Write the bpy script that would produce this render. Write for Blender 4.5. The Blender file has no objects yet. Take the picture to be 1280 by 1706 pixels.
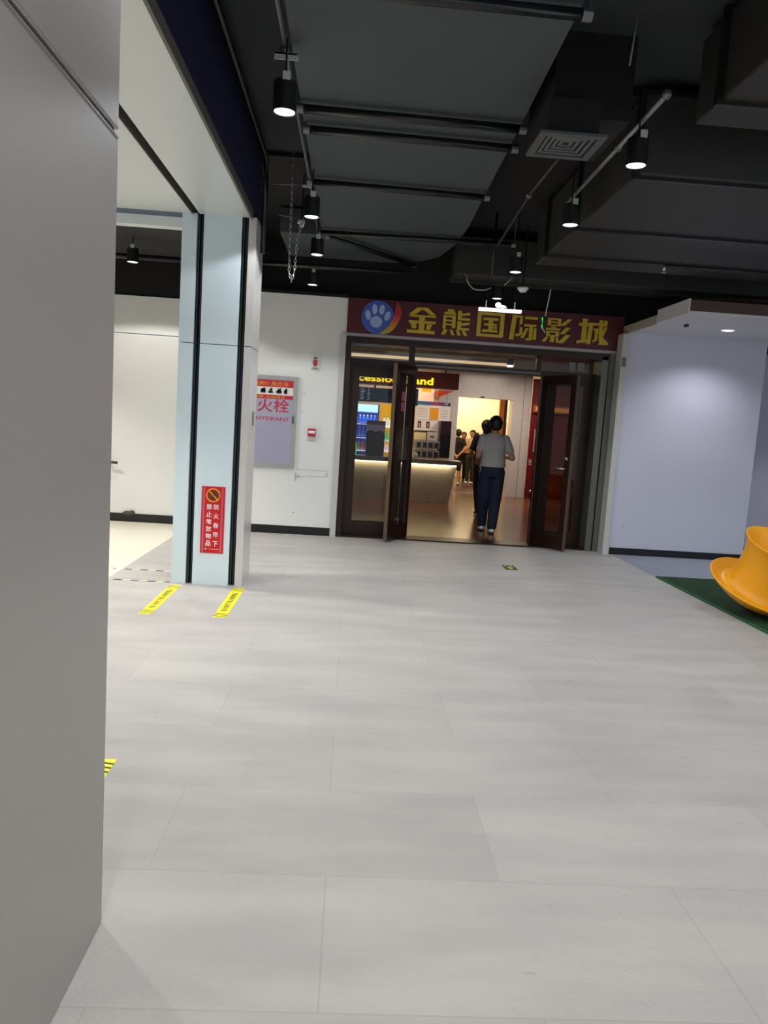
import bpy, bmesh, math, random
from mathutils import Vector, Matrix
random.seed(7)
SC = bpy.context.scene
COL = SC.collection
PI = math.pi

# ---------------------------------------------------------------- camera
cam = bpy.data.cameras.new('camera'); camo = bpy.data.objects.new('camera', cam); COL.objects.link(camo)
camo.matrix_world = Matrix(((0.99709862, -0.05808312, -0.04920049, 0.0),
                            (-0.04206468, 0.11825732, -0.99209161, 0.0),
                            (0.0634421, 0.99128278, 0.11547096, 1.41),
                            (0, 0, 0, 1)))
cam.sensor_fit = 'VERTICAL'; cam.sensor_height = 24.0; cam.lens = 1250.0 / 1706.0 * 24.0
cam.clip_start = 0.05; cam.clip_end = 100
SC.camera = camo

# ---------------------------------------------------------------- world, light, exposure
W = bpy.data.worlds.new('world'); SC.world = W; W.use_nodes = True
W.node_tree.nodes['Background'].inputs[0].default_value = (0.86, 0.93, 1.0, 1)
W.node_tree.nodes['Background'].inputs[1].default_value = 0.85
SC.view_settings.view_transform = 'Standard'; SC.view_settings.look = 'None'
SC.view_settings.exposure = 0.0; SC.view_settings.gamma = 1.0
SC.view_settings.use_curve_mapping = False

def light(name, kind, loc, power, col=(1, 1, 1), size=.1, rot=(0, 0, 0), sy=None, cone=None, blend=.5, parent=None):
    d = bpy.data.lights.new(name, kind); d.energy = power; d.color = col
    if kind == 'AREA':
        d.size = size
        if sy: d.shape = 'RECTANGLE'; d.size_y = sy
    elif kind in ('SPOT', 'POINT'): d.shadow_soft_size = size
    if kind == 'SPOT': d.spot_size = math.radians(cone or 100); d.spot_blend = blend
    o = bpy.data.objects.new(name, d); COL.objects.link(o); o.location = loc; o.rotation_euler = rot
    if parent: o.parent = parent
    return o

COOL = (0.90, 0.95, 1.0)
WARM = (1.0, 0.74, 0.45)
SPOT_W = 46
# unseen spots added for light: rows carried on out of view, no fixtures
for (x, y) in ((-.42, 2.2), (-.42, 0.4), (-.42, -1.6), (1.5, 2.6), (1.5, 0.8), (1.5, -1.2), (3.6, 5.6), (3.6, 3.6), (3.6, 1.4), (3.6, -.8)):
    light('unseen_spot_light', 'SPOT', (x, y, 2.93), SPOT_W, COOL if y > 1.5 else (1, .95, .88), .06, cone=142, blend=.15)
for (x, y) in ((-2.4, 6.4), (-3.6, 7.6), (-2.6, 4.2)):  # more unseen spots, added to brighten the cream floor and its wall
    light('unseen_spot_light', 'SPOT', (x, y, 2.8), 170, (1, .97, .9), .06, cone=120, blend=.5)
# unseen area fill behind the camera, standing in for downlights out of view
light('hall_fill_light', 'AREA', (1.2, -3.5, 3.4), 60, (.95, .97, 1), 4.0, sy=3.0)

# ---------------------------------------------------------------- materials
def lin(h):
    h = h.lstrip('#'); v = [int(h[i:i+2], 16) / 255 for i in (0, 2, 4)]
    return tuple((c / 12.92 if c <= .04045 else ((c + .055) / 1.055) ** 2.4) for c in v) + (1,)

def M(name, col, rough=.5, metal=0., spec=.5, noise=.0, nscale=8., bump=0., bscale=60., emit=None, es=1., alpha=1.):
    m = bpy.data.materials.new(name); m.use_nodes = True
    nt = m.node_tree; b = nt.nodes['Principled BSDF']
    c = lin(col)
    b.inputs['Base Color'].default_value = c
    b.inputs['Roughness'].default_value = rough; b.inputs['Metallic'].default_value = metal
    b.inputs['Specular IOR Level'].default_value = spec
    tc = nt.nodes.new('ShaderNodeTexCoord')
    if noise > 0:
        n = nt.nodes.new('ShaderNodeTexNoise'); n.inputs['Scale'].default_value = nscale; n.inputs['Detail'].default_value = 4
        nt.links.new(tc.outputs['Object'], n.inputs['Vector'])
        mx = nt.nodes.new('ShaderNodeMix'); mx.data_type = 'RGBA'
        mx.inputs[6].default_value = tuple(v * (1 - noise) for v in c[:3]) + (1,)
        mx.inputs[7].default_value = tuple(min(1, v * (1 + noise)) for v in c[:3]) + (1,)
        nt.links.new(n.outputs['Fac'], mx.inputs[0]); nt.links.new(mx.outputs[2], b.inputs['Base Color'])
    if bump > 0:
        n2 = nt.nodes.new('ShaderNodeTexNoise'); n2.inputs['Scale'].default_value = bscale; n2.inputs['Detail'].default_value = 3
        nt.links.new(tc.outputs['Object'], n2.inputs['Vector'])
        bp = nt.nodes.new('ShaderNodeBump'); bp.inputs['Strength'].default_value = bump; bp.inputs['Distance'].default_value = .01
        nt.links.new(n2.outputs['Fac'], bp.inputs['Height']); nt.links.new(bp.outputs['Normal'], b.inputs['Normal'])
    if emit:
        b.inputs['Emission Color'].default_value = lin(emit); b.inputs['Emission Strength'].default_value = es
    return m

def floor_mat():
    m = M('floor_vinyl', 'CFCDC8', .5, spec=.4)
    nt = m.node_tree; b = nt.nodes['Principled BSDF']; L = nt.links.new; N = nt.nodes.new
    tc = N('ShaderNodeTexCoord')
    br = N('ShaderNodeTexBrick'); br.offset = .5
    br.inputs['Color1'].default_value = lin('BDB9B4'); br.inputs['Color2'].default_value = lin('B5B0AC'); br.inputs['Mortar'].default_value = lin('ACA8A3')
    br.inputs['Scale'].default_value = 1; br.inputs['Mortar Size'].default_value = .004; br.inputs['Mortar Smooth'].default_value = 1
    br.inputs['Brick Width'].default_value = 1.1; br.inputs['Row Height'].default_value = .55
    L(tc.outputs['Object'], br.inputs['Vector'])
    n = N('ShaderNodeTexNoise'); n.inputs['Scale'].default_value = 1.3; n.inputs['Detail'].default_value = 5
    mp = N('ShaderNodeMapping'); mp.inputs['Scale'].default_value = (1, 3.5, 1); L(tc.outputs['Object'], mp.inputs['Vector']); L(mp.outputs[0], n.inputs['Vector'])
    cr = N('ShaderNodeValToRGB'); cr.color_ramp.elements[0].position = .35; cr.color_ramp.elements[0].color = (.84, .84, .85, 1)
    cr.color_ramp.elements[1].position = .65; cr.color_ramp.elements[1].color = (1, .99, .98, 1); L(n.outputs['Fac'], cr.inputs[0])
    mx = N('ShaderNodeMix'); mx.data_type = 'RGBA'; mx.blend_type = 'MULTIPLY'; mx.inputs[0].default_value = 1
    L(br.outputs['Color'], mx.inputs[6]); L(cr.outputs[0], mx.inputs[7])
    # scuffs: sparse dark specks
    s = N('ShaderNodeTexNoise'); s.inputs['Scale'].default_value = 7; s.inputs['Detail'].default_value = 6
    mp2 = N('ShaderNodeMapping'); mp2.inputs['Rotation'].default_value = (0, 0, .9); mp2.inputs['Scale'].default_value = (1, 2.6, 1); L(tc.outputs['Object'], mp2.inputs['Vector']); L(mp2.outputs[0], s.inputs['Vector'])
    c2 = N('ShaderNodeValToRGB'); c2.color_ramp.elements[0].position = .70; c2.color_ramp.elements[0].color = (1, 1, 1, 1)
    c2.color_ramp.elements[1].position = .78; c2.color_ramp.elements[1].color = (.72, .70, .68, 1); L(s.outputs['Fac'], c2.inputs[0])
    m2 = N('ShaderNodeMix'); m2.data_type = 'RGBA'; m2.blend_type = 'MULTIPLY'; m2.inputs[0].default_value = 1
    L(mx.outputs[2], m2.inputs[6]); L(c2.outputs[0], m2.inputs[7]); L(m2.outputs[2], b.inputs['Base Color'])
    f = N('ShaderNodeTexNoise'); f.inputs['Scale'].default_value = 70; f.inputs['Detail'].default_value = 3
    mp3 = N('ShaderNodeMapping'); mp3.inputs['Rotation'].default_value = (0, 0, .8); mp3.inputs['Scale'].default_value = (1, 2.4, 1); L(tc.outputs['Object'], mp3.inputs['Vector']); L(mp3.outputs[0], f.inputs['Vector'])
    bp = N('ShaderNodeBump'); bp.inputs['Strength'].default_value = .35; bp.inputs['Distance'].default_value = .01
    L(f.outputs['Fac'], bp.inputs['Height']); L(bp.outputs['Normal'], b.inputs['Normal'])
    return m

def plank_mat(name, c1, c2, rough, sx=.15, sy=1.2):
    m = M(name, c1, rough); nt = m.node_tree; b = nt.nodes['Principled BSDF']; L = nt.links.new; N = nt.nodes.new
    tc = N('ShaderNodeTexCoord'); br = N('ShaderNodeTexBrick')
    br.inputs['Color1'].default_value = lin(c1); br.inputs['Color2'].default_value = lin(c2); br.inputs['Mortar'].default_value = lin('14100c')
    br.inputs['Scale'].default_value = 1; br.inputs['Mortar Size'].default_value = .002
    br.inputs['Brick Width'].default_value = sy; br.inputs['Row Height'].default_value = sx
    L(tc.outputs['Object'], br.inputs['Vector']); L(br.outputs['Color'], b.inputs['Base Color'])
    return m

def glass_mat():
    m = bpy.data.materials.new('door_glass'); m.use_nodes = True; nt = m.node_tree; nt.nodes.clear()
    o = nt.nodes.new('ShaderNodeOutputMaterial'); mix = nt.nodes.new('ShaderNodeMixShader')
    t = nt.nodes.new('ShaderNodeBsdfTransparent'); t.inputs[0].default_value = (.80, .80, .78, 1)
    g = nt.nodes.new('ShaderNodeBsdfGlossy'); g.inputs['Roughness'].default_value = .03
    lw = nt.nodes.new('ShaderNodeLayerWeight'); pw = nt.nodes.new('ShaderNodeMath'); pw.operation = 'POWER'; pw.inputs[1].default_value = 4; nt.links.new(lw.outputs['Facing'], pw.inputs[0])
    f = nt.nodes.new('ShaderNodeMath'); f.operation = 'MULTIPLY_ADD'; f.inputs[1].default_value = .8; f.inputs[2].default_value = .02; nt.links.new(pw.outputs[0], f.inputs[0])
    nt.links.new(f.outputs[0], mix.inputs[0]); nt.links.new(t.outputs[0], mix.inputs[1]); nt.links.new(g.outputs[0], mix.inputs[2]); nt.links.new(mix.outputs[0], o.inputs[0])
    return m

def marble_mat(name, c, vein):
    m = M(name, c, .25); nt = m.node_tree; b = nt.nodes['Principled BSDF']; L = nt.links.new; N = nt.nodes.new
    tc = N('ShaderNodeTexCoord'); n = N('ShaderNodeTexNoise'); n.inputs['Scale'].default_value = 1.2; n.inputs['Detail'].default_value = 8; n.inputs['Distortion'].default_value = 2
    L(tc.outputs['Object'], n.inputs['Vector']); cr = N('ShaderNodeValToRGB')
    e = cr.color_ramp.elements; e[0].position = .44; e[0].color = lin(c); e[1].position = .52; e[1].color = lin(c)
    k = e.new(.48); k.color = lin(vein); L(n.outputs['Fac'], cr.inputs[0]); L(cr.outputs[0], b.inputs['Base Color'])
    return m

def ramp_mat(name, stops, axis=2, lo=0., hi=1.):
    """own colours of a printed thing, banded along an object axis"""
    m = M(name, 'ffffff', .4); nt = m.node_tree; b = nt.nodes['Principled BSDF']; L = nt.links.new; N = nt.nodes.new
    tc = N('ShaderNodeTexCoord'); sp = N('ShaderNodeSeparateXYZ'); L(tc.outputs['Object'], sp.inputs[0])
    mr = N('ShaderNodeMapRange'); mr.inputs[1].default_value = lo; mr.inputs[2].default_value = hi; L(sp.outputs[axis], mr.inputs[0])
    cr = N('ShaderNodeValToRGB'); e = cr.color_ramp.elements
    e[0].position = stops[0][0]; e[0].color = lin(stops[0][1]); e[1].position = stops[-1][0]; e[1].color = lin(stops[-1][1])
    for p, c in stops[1:-1]: k = e.new(p); k.color = lin(c)
    L(mr.outputs[0], cr.inputs[0]); L(cr.outputs[0], b.inputs['Base Color'])
    return m

def stripe_mat(name, c1, c2, scale, ang=.9):
    m = M(name, c1, .5); nt = m.node_tree; b = nt.nodes['Principled BSDF']; L = nt.links.new; N = nt.nodes.new
    tc = N('ShaderNodeTexCoord'); mp = N('ShaderNodeMapping'); mp.inputs['Rotation'].default_value = (0, 0, ang); L(tc.outputs['Object'], mp.inputs[0])
    w = N('ShaderNodeTexWave'); w.inputs['Scale'].default_value = scale; L(mp.outputs[0], w.inputs[0])
    cr = N('ShaderNodeValToRGB'); cr.color_ramp.interpolation = 'CONSTANT'; cr.color_ramp.elements[0].color = lin(c1)
    cr.color_ramp.elements[1].position = .5; cr.color_ramp.elements[1].color = lin(c2); L(w.outputs['Fac'], cr.inputs[0]); L(cr.outputs[0], b.inputs['Base Color'])
    return m

FLOOR = floor_mat()
CREAM_FL = M('cream_stone_floor', 'E9E2CF', .25, noise=.04, nscale=2)
BLUE_FL = M('blue_grey_floor', '8F93A0', .6, noise=.1, nscale=3)
LOBBY_FL = plank_mat('lobby_wood_floor', '7A4E30', '684028', .2)
WALL = M('white_wall_paint', 'E4E3DF', .75, noise=.02, nscale=2, bump=.1, bscale=25)
WALLL = M('white_wall_panel', 'DAD9D4', .6)
WALLR = M('lilac_white_wall_paint', 'C9C9D6', .7, noise=.02, nscale=2)
PLASTER = M('patched_plaster', 'BDB9B2', .9, noise=.1, nscale=30)
BASEB = M('black_skirting', '0E0D0D', .35)
BLACKC = M('black_paint_and_void', '0B0B0C', .8)
GREYC = M('dark_grey_ceiling_paint', '2E3234', .8, noise=.08, nscale=1.5)
DUCT = M('grey_duct_wrap', '42494C', .65, noise=.08, nscale=1.2, bump=.2, bscale=3)
DUCTB = M('charcoal_duct_wrap', '2B2B29', .6, noise=.15, nscale=1.5, bump=.2, bscale=4)
FLANGE = M('black_flange', '0C0C0D', .45)
PIPEB = M('black_gloss_pipe', '17171A', .25)
GALV = M('galvanised_conduit', '6E7072', .35, metal=.6)
NEARP = M('warm_grey_metal_panel', '9C9793', .42, metal=.25, bump=.05, bscale=350)
COLP = M('pale_blue_grey_metal_panel', 'D2E0E6', .4, metal=.0)
SIDEP = M('white_metal_panel', 'CFCAC6', .25, metal=.1)
SOFF = M('pale_grey_soffit_panel', 'D3D8D8', .35, metal=.1)
GROOVE = M('black_groove', '121617', .5)
GUIDE = M('dark_steel_guide', '39464A', .35, metal=.5)
OLIVE = M('olive_grey_trim', '5C5850', .5)
NAVY = M('navy_paint', '12123A', .6, noise=.1)
BRONZE = M('dark_bronze_frame', '2C1A13', .35, metal=.35)
BRONZE2 = M('bronze_leaf_edge', '6B5744', .35, metal=.5)
JAMBG = M('grey_metal_jamb', '6C6C64', .4, metal=.4)
LTRIM = M('pinkish_grey_trim', 'A0969A', .4, metal=.3)
WTRIM = M('off_white_trim', 'C4C2BD', .6, noise=.08, nscale=12)
GLASS = glass_mat()
SIGNRED = M('maroon_sign_board', '520C16', .45)
SIGNGOLD = M('yellow_sign_letter', 'CDAA1E', .35)
LOGOBLUE = M('logo_blue', '3A5CB4', .4)
LOGOPAW = M('logo_pale_blue', 'A3B4DC', .4)
LENS = M('lit_lens', 'ffffff', .3, emit='F1F6FF', es=2.2)
LENSB = M('lit_downlight', 'ffffff', .3, emit='FFFFFF', es=2.5)
BLKM = M('black_lamp_metal', '0D0D0E', .4)
WPLAST = M('white_plastic', 'DAD8D2', .45)
TAG = M('pale_tag', 'AEB9B5', .5)
REDP = M('red_plastic', 'B3212A', .4)
REDPOST = M('red_poster', 'C4151C', .35)
PINKEDGE = M('pink_poster_rail', 'C9596C', .3)
WHITET = M('white_print', 'EFEFEF', .5)
YELT = M('yellow_tape', 'F7EC10', .5)
BLKT = M('black_print', '15130A', .5)
ORANGEP = M('orange_print', 'E79A1E', .5)
HYDG = M('hydrant_glass', 'A9A6BA', .25)
REDT = M('red_print', 'C01A2E', .5)
ALUM = M('aluminium_frame', 'B4B5B0', .35, metal=.5)
GREEN_RUG = M('green_turf', '183C18', .95, noise=.35, nscale=9, bump=.6, bscale=300)
RUGEDGE = M('green_turf_edge', '246040', .9)
CHAIRY = M('yellow_moulded_plastic', 'F2A60A', .38)
CHAIRB = M('black_rubber', '0C0C0C', .6)
WOODB = M('brown_wood_fascia', '4A332B', .5, noise=.2, nscale=6)
WHITECEIL = M('white_ceiling_board', 'D6D4DA', .7)
BEIGE = M('beige_plaster_edge', 'B5AB9A', .8)
CHAINM = M('steel_chain', 'B9B9B9', .25, metal=.8)
CABLE = M('grey_white_cable', '9A9C98', .5)
EXITG = M('lit_exit_green', '06A040', .4, emit='10E060', es=1.1)
EXITW = M('exit_rim_white', 'DDE2DD', .4)
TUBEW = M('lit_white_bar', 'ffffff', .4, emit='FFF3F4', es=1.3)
STICKG = M('dark_green_sticker', '1E2A10', .5)
STICKL = M('lime_print', 'B7C860', .5)
MARBLE = marble_mat('white_marble', 'CFC9C5', 'C8C2BE')
COUNTERM = marble_mat('grey_stone_counter', 'A39A8E', '9C9387')
LEDW = M('lit_warm_strip', 'ffffff', .5, emit='FFE7A8', es=6)
COVE = M('lit_cove', 'ffffff', .5, emit='FFDCA8', es=.85)
HEADR = M('maroon_header', '701019', .5)
YLET = M('lit_yellow_letter', 'ffee20', .5, emit='FFF010', es=1.3)
SCREEN = M('menu_screen', '0B1626', .2, emit='0A1830', es=.5)
SCRT = M('menu_screen_text', '9FB4D0', .3, emit='8FA8CC', es=.6)
FRIDGEB = M('fridge_blue', '1C48A8', .3, emit='1C4FC0', es=.35)
FRIDGEL = M('fridge_lit_header', 'ffffff', .3, emit='A8F0FF', es=1.6)
SHELFW = M('lit_shelf', 'ffffff', .3, emit='C8DCFF', es=.8)
LOBWALL = M('lobby_dark_wall', '4A3226', .6)
LOBWARM = M('lobby_cream_wall', 'D8C2A2', .6)
LOBCEIL = M('lobby_ceiling', '57473C', .6)
YELLWALL = M('yellow_panel', 'E9B41A', .4, emit='E9A810', es=.35)
PAPER = M('white_paper', 'E4DED8', .7)
PAPER2 = M('cream_paper', 'E6D29A', .7)
DARKCAB = M('dark_plum_cabinet', '2A1018', .4)
STEEL = M('steel_worktop', 'A8A6A6', .25, metal=.7)
AWN = M('orange_red_awning', 'B8421E', .5)
HALLWALL = M('hall_cream_wall', 'E6DCC4', .6)
HALLFL = M('hall_brown_floor', '54281E', .3)
WOODO = M('orange_wood', 'A85A1C', .5, noise=.15)
REDDOOR = M('dark_red_padded_door', '6E0C16', .45)
NIGHT = M('navy_bin', '070A16', .35)
SKIN = M('skin', 'B07E66', .55)
SKIN2 = M('warm_skin', 'C89068', .55)
HAIR = M('black_hair', '0A0808', .5)
TEE = M('grey_tee', 'A5A09E', .85, noise=.06, nscale=10)
JEANS = M('dark_blue_jeans', '182136', .85, noise=.15, nscale=10)
SNEAK = M('white_sneaker', 'E4ECEC', .6)
SOLE = M('dark_sole', '2A2A2A', .6)
DTEE = M('dark_plum_tee', '241A33', .85)
BLACKP = M('black_trousers', '0D0D10', .85)
CREAMT = M('cream_top', 'D9BE96', .85)
PEACHT = M('peach_top', 'C98A66', .85)
OLIVEP = M('dark_olive_trousers', '2E2A1C', .85)
CHROME = M('chrome', 'C8C8C8', .15, metal=1)
PINKP = M('pink_paper', 'B0607E', .6)

# ---------------------------------------------------------------- helpers
def bx(bm, x0, x1, y0, y1, z0, z1):
    vs = [bm.verts.new((x, y, z)) for x in (x0, x1) for y in (y0, y1) for z in (z0, z1)]
    for f in ((0, 1, 3, 2), (4, 6, 7, 5), (0, 4, 5, 1), (2, 3, 7, 6), (0, 2, 6, 4), (1, 5, 7, 3)):
        bm.faces.new([vs[i] for i in f])

def B(*boxes):
    bm = bmesh.new()
    for b in boxes: bx(bm, *b)
    return bm

def frame_of(d):
    d = Vector(d).normalized(); a = Vector((0, 0, 1)) if abs(d.z) < .95 else Vector((1, 0, 0))
    u = d.cross(a).normalized(); return u, u.cross(d).normalized()

def tube(bm, pts, r, seg=12, closed=False, caps=True):
    pts = [Vector(p) for p in pts]; n = len(pts); rings = []
    for i, p in enumerate(pts):
        if closed: d = pts[(i + 1) % n] - pts[i - 1]
        else: d = pts[min(i + 1, n - 1)] - pts[max(i - 1, 0)]
        u, v = frame_of(d); rr = r[i] if isinstance(r, (list, tuple)) else r
        rings.append([bm.verts.new(p + u * math.cos(t) * rr + v * math.sin(t) * rr) for t in [2 * PI * k / seg for k in range(seg)]])
    for i in range(n if closed else n - 1):
        a, b = rings[i], rings[(i + 1) % n]
        for k in range(seg): bm.faces.new((a[k], a[(k + 1) % seg], b[(k + 1) % seg], b[k]))
    if caps and not closed: bm.faces.new(rings[0][::-1]); bm.faces.new(rings[-1])

def lathe(bm, prof, seg=32, mat=None, cap=True):
    """prof: (r, z) pairs"""
    rings = []
    for r, z in prof:
        rings.append([bm.verts.new((r * math.cos(2 * PI * k / seg), r * math.sin(2 * PI * k / seg), z)) for k in range(seg)] if r > 1e-5 else [bm.verts.new((0, 0, z))])
    for a, b in zip(rings, rings[1:]):
        for k in range(seg):
            q = [a[k % len(a)], a[(k + 1) % seg % len(a)], b[(k + 1) % seg % len(b)], b[k % len(b)]]
            q2 = []
            for w in q:
                if w not in q2: q2.append(w)
            if len(q2) > 2: bm.faces.new(q2)
    if cap:
        for rg in (rings[0], rings[-1]):
            if len(rg) > 1: bm.faces.new(rg)
    if mat is not None: bmesh.ops.transform(bm, matrix=mat, verts=bm.verts)

def prism(bm, pts, n, t):
    """extrude a planar outline (3d points) by t along n"""
    n = Vector(n).normalized() * t
    a = [bm.verts.new(Vector(p)) for p in pts]; b = [bm.verts.new(Vector(p) + n) for p in pts]
    bm.faces.new(a[::-1]); bm.faces.new(b)
    for i in range(len(a)): bm.faces.new((a[i], a[(i + 1) % len(a)], b[(i + 1) % len(a)], b[i]))

def ell(bm, c, r, rot=None, seg=20):
    m = Matrix.Translation(Vector(c))
    if rot: m = m @ rot
    m = m @ Matrix.Diagonal((r[0], r[1], r[2], 1))
    bmesh.ops.create_uvsphere(bm, u_segments=seg, v_segments=seg // 2 + 2, radius=1, matrix=m)

def obj(name, bm, mat, parent=None, smooth=False, bevel=0., world=True, kind=None):
    bmesh.ops.recalc_face_normals(bm, faces=bm.faces)
    if parent is not None and world:
        off = root_loc(parent); bmesh.ops.translate(bm, vec=-off, verts=bm.verts)
    me = bpy.data.meshes.new(name); bm.to_mesh(me); bm.free()
    me.materials.append(mat)
    o = bpy.data.objects.new(name, me); COL.objects.link(o)
    if parent is not None: o.parent = parent
    if smooth:
        for p in me.polygons: p.use_smooth = True
    if bevel:
        b = o.modifiers.new('bevel', 'BEVEL'); b.width = bevel; b.segments = 2; b.limit_method = 'ANGLE'
    if kind: o['kind'] = kind
    return o

def root_loc(o):
    v = Vector((0, 0, 0))
    while o is not None: v += Vector(o.location); o = o.parent
    return v

def thing(name, label, cat, loc=(0, 0, 0), group=None, kind=None, rotz=0):
    o = bpy.data.objects.new(name, None); COL.objects.link(o); o.location = loc; o.rotation_euler = (0, 0, rotz)
    o.empty_display_size = .1
    return tag(o, label, cat, group, kind)

def tag(o, label, cat, group=None, kind=None):
    o['label'] = label; o['category'] = cat
    if group: o['group'] = group
    if kind: o['kind'] = kind
    return o

def struct(name, bm, mat, label=None, cat=None, **k):
    o = obj(name, bm, mat, **k); o['kind'] = 'structure'
    if label: o['label'] = label; o['category'] = cat
    return o

FRONT = ((1, 0, 0), (0, 0, 1), (0, -1, 0))
FLOORY = ((0, 1, 0), (-1, 0, 0), (0, 0, 1))
def txt(name, s, mat, parent, loc, w=None, h=None, axes=FRONT, depth=.006, bold=0., spacing=1., keep=False):
    """raised or printed lettering as a mesh, centred on loc, w by h metres"""
    c = bpy.data.curves.new(name, 'FONT'); c.body = s; c.extrude = .02; c.offset = bold; c.space_character = spacing
    c.resolution_u = 3
    t = bpy.data.objects.new(name, c); COL.objects.link(t); bpy.context.view_layer.update()
    me = bpy.data.meshes.new_from_object(t.evaluated_get(bpy.context.evaluated_depsgraph_get()))
    bpy.data.objects.remove(t); bpy.data.curves.remove(c)
    xs = [v.co.x for v in me.vertices]; ys = [v.co.y for v in me.vertices]
    if not xs: return None
    cx, cy, sx, sy = (min(xs) + max(xs)) / 2, (min(ys) + max(ys)) / 2, max(xs) - min(xs), max(ys) - min(ys)
    kx = w / sx if w else h / sy
    ky = h / sy if h else kx
    R_, U_, N_ = (Vector(a) for a in axes); off = root_loc(parent) if parent is not None else Vector((0, 0, 0))
    for v in me.vertices:
        p = Vector(loc) + R_ * (v.co.x - cx) * kx + U_ * (v.co.y - cy) * ky + N_ * (v.co.z / .02 * depth / 2 + depth / 2)
        v.co = p - off
    me.materials.clear(); me.materials.append(mat); me.update()
    o = bpy.data.objects.new(name, me); COL.objects.link(o)
    if parent is not None: o.parent = parent
    return o

def copy_tree(o, parent=None):
    c = o.copy(); COL.objects.link(c)
    if parent is not None: c.parent = parent
    for ch in list(o.children): copy_tree(ch, c)
    return c

def blob(name, build, mat, parent, voxel=.01, smooth=4):
    bm = bmesh.new(); build(bm); bmesh.ops.recalc_face_normals(bm, faces=bm.faces)
    me = bpy.data.meshes.new(name); bm.to_mesh(me); bm.free()
    t = bpy.data.objects.new(name, me); COL.objects.link(t)
    r = t.modifiers.new('r', 'REMESH'); r.mode = 'VOXEL'; r.voxel_size = voxel
    s = t.modifiers.new('s', 'SMOOTH'); s.factor = .5; s.iterations = smooth
    bpy.context.view_layer.update()
    m2 = bpy.data.meshes.new_from_object(t.evaluated_get(bpy.context.evaluated_depsgraph_get()))
    bpy.data.objects.remove(t); bpy.data.meshes.remove(me)
    m2.materials.clear(); m2.materials.append(mat)
    for p in m2.polygons: p.use_smooth = True
    o = bpy.data.objects.new(name, m2); COL.objects.link(o)
    if parent is not None: o.parent = parent
    return o

# ================================================================ STRUCTURE
FY = 9.2                                                     # plane of the cinema front wall
struct('floor', B((-1.95, 3.28, -4, 9.45, -.05, 0), (3.28, 7, -4, 5.0, -.05, 0), (-7, -1.95, -4, 4.6, -.05, 0)), FLOOR, 'pale grey vinyl floor with faint scuffed planks', 'floor')
struct('floor_strip', B((-7, -1.95, 4.6, 9.6, -.05, .001)), CREAM_FL, 'cream polished stone floor beyond the pale blue column', 'floor')
struct('floor_strip', B((3.28, 7, 5.0, 9.8, -.05, .001)), BLUE_FL, 'blue grey floor along the lilac white wall', 'floor')
struct('floor_lobby', B((-3, 6, 9.45, 16.5, -.05, .002)), LOBBY_FL, 'glossy brown wood floor of the cinema lobby', 'floor')
struct('ceiling', B((-.87, 7, -4, 9.6, 3.6, 3.7)), GREYC, 'dark grey painted concrete ceiling above the ducts', 'ceiling')
struct('ceiling_void', B((.98, 7, 4.9, 9.55, 3.55, 3.599), (-1.42, .98, 6.55, 9.55, 3.56, 3.599), (-1.42, -1.40, 6.3, 9.55, 2.88, 3.6)), BLACKC, 'black ceiling area above the cinema entrance', 'ceiling')  # dark void over the entrance, its shade put in as black colour
struct('ceiling_side', B((-7, -1.4, 6.3, 9.5, 3.2, 3.3)), M('side_ceiling_grey', '2A2A2C', .8), 'dark ceiling beyond the pale blue column', 'ceiling')
struct('wall_front', B((-1.5, -.13, FY, FY + .2, 0, 2.88)), WALL, 'white wall beside the cinema entrance holding the hydrant cabinet', 'wall')
struct('wall_front_upper', B((-1.5, 7, FY + .2, FY + .3, 2.6, 3.6), (-1.5, -.13, FY + .01, FY + .2, 2.88, 2.92), (-7, -1.4, 9.5, 9.6, 2.77, 3.2)), BLACKC, 'black upper wall above the cinema sign', 'wall')
struct('wall_back_left', B((-7, -1.45, 9.5, 9.6, 0, 2.31)), WALLL, 'white wall beyond the pale blue column', 'wall')
struct('wall_back_left_upper', B((-7, -1.45, 9.475, 9.6, 2.325, 2.77)), WALL, 'white upper band of the wall beyond the column', 'wall')
struct('wall_left_end', B((-7.1, -7, -4, 9.6, 0, 3.6)), WALL)
struct('baseboard_front', B((-1.5, -.2, FY - .012, FY, 0, .10)), BASEB)
struct('baseboard_back_left', B((-7, -1.45, 9.485, 9.5, 0, .10)), BASEB)
struct('wall_right', B((3.23, 4.95, 9.03, 9.2, 0, 2.69)), WALLR, 'lilac white wall washed by the downlight, beside the entrance', 'wall')
struct('wall_right_recess', B((4.95, 7.5, 9.7, 9.85, 0, 2.69), (4.9, 4.95, 9.2, 9.7, 0, 2.69)), WALLR, 'recessed lilac white wall behind the yellow chair', 'wall')
struct('baseboard_right', B((3.26, 4.95, 9.015, 9.03, 0, .085)), BASEB)
struct('baseboard_right_recess', B((4.95, 7.5, 9.685, 9.7, 0, .085)), BASEB)
struct('wall_right_end', B((7.0, 7.1, 5.0, 9.7, 0, 2.69)), WALLR)
# lowered white ceiling over the chair corner
t = thing('ceiling_lowered', 'white lowered ceiling board with brown wood front over the lilac wall', 'ceiling', (3.25, 7.45, 2.69), kind='structure')
obj('board', B((3.25, 7.0, 7.45, 9.7, 2.69, 2.72)), WHITECEIL, t)
obj('side_edge', B((3.235, 3.25, 7.43, 8.2, 2.69, 2.83)), WHITECEIL, t)
obj('side_edge', B((3.225, 3.245, 8.2, 9.2, 2.68, 2.775)), BEIGE, t)
obj('wood_fascia', B((3.25, 7.0, 7.43, 7.46, 2.715, 2.82)), WOODB, t)
obj('wire_stub', B((3.52, 3.55, 8.1, 8.16, 2.66, 2.69)), M('dark_wire_stub', '3A3436', .6), t)

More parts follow.
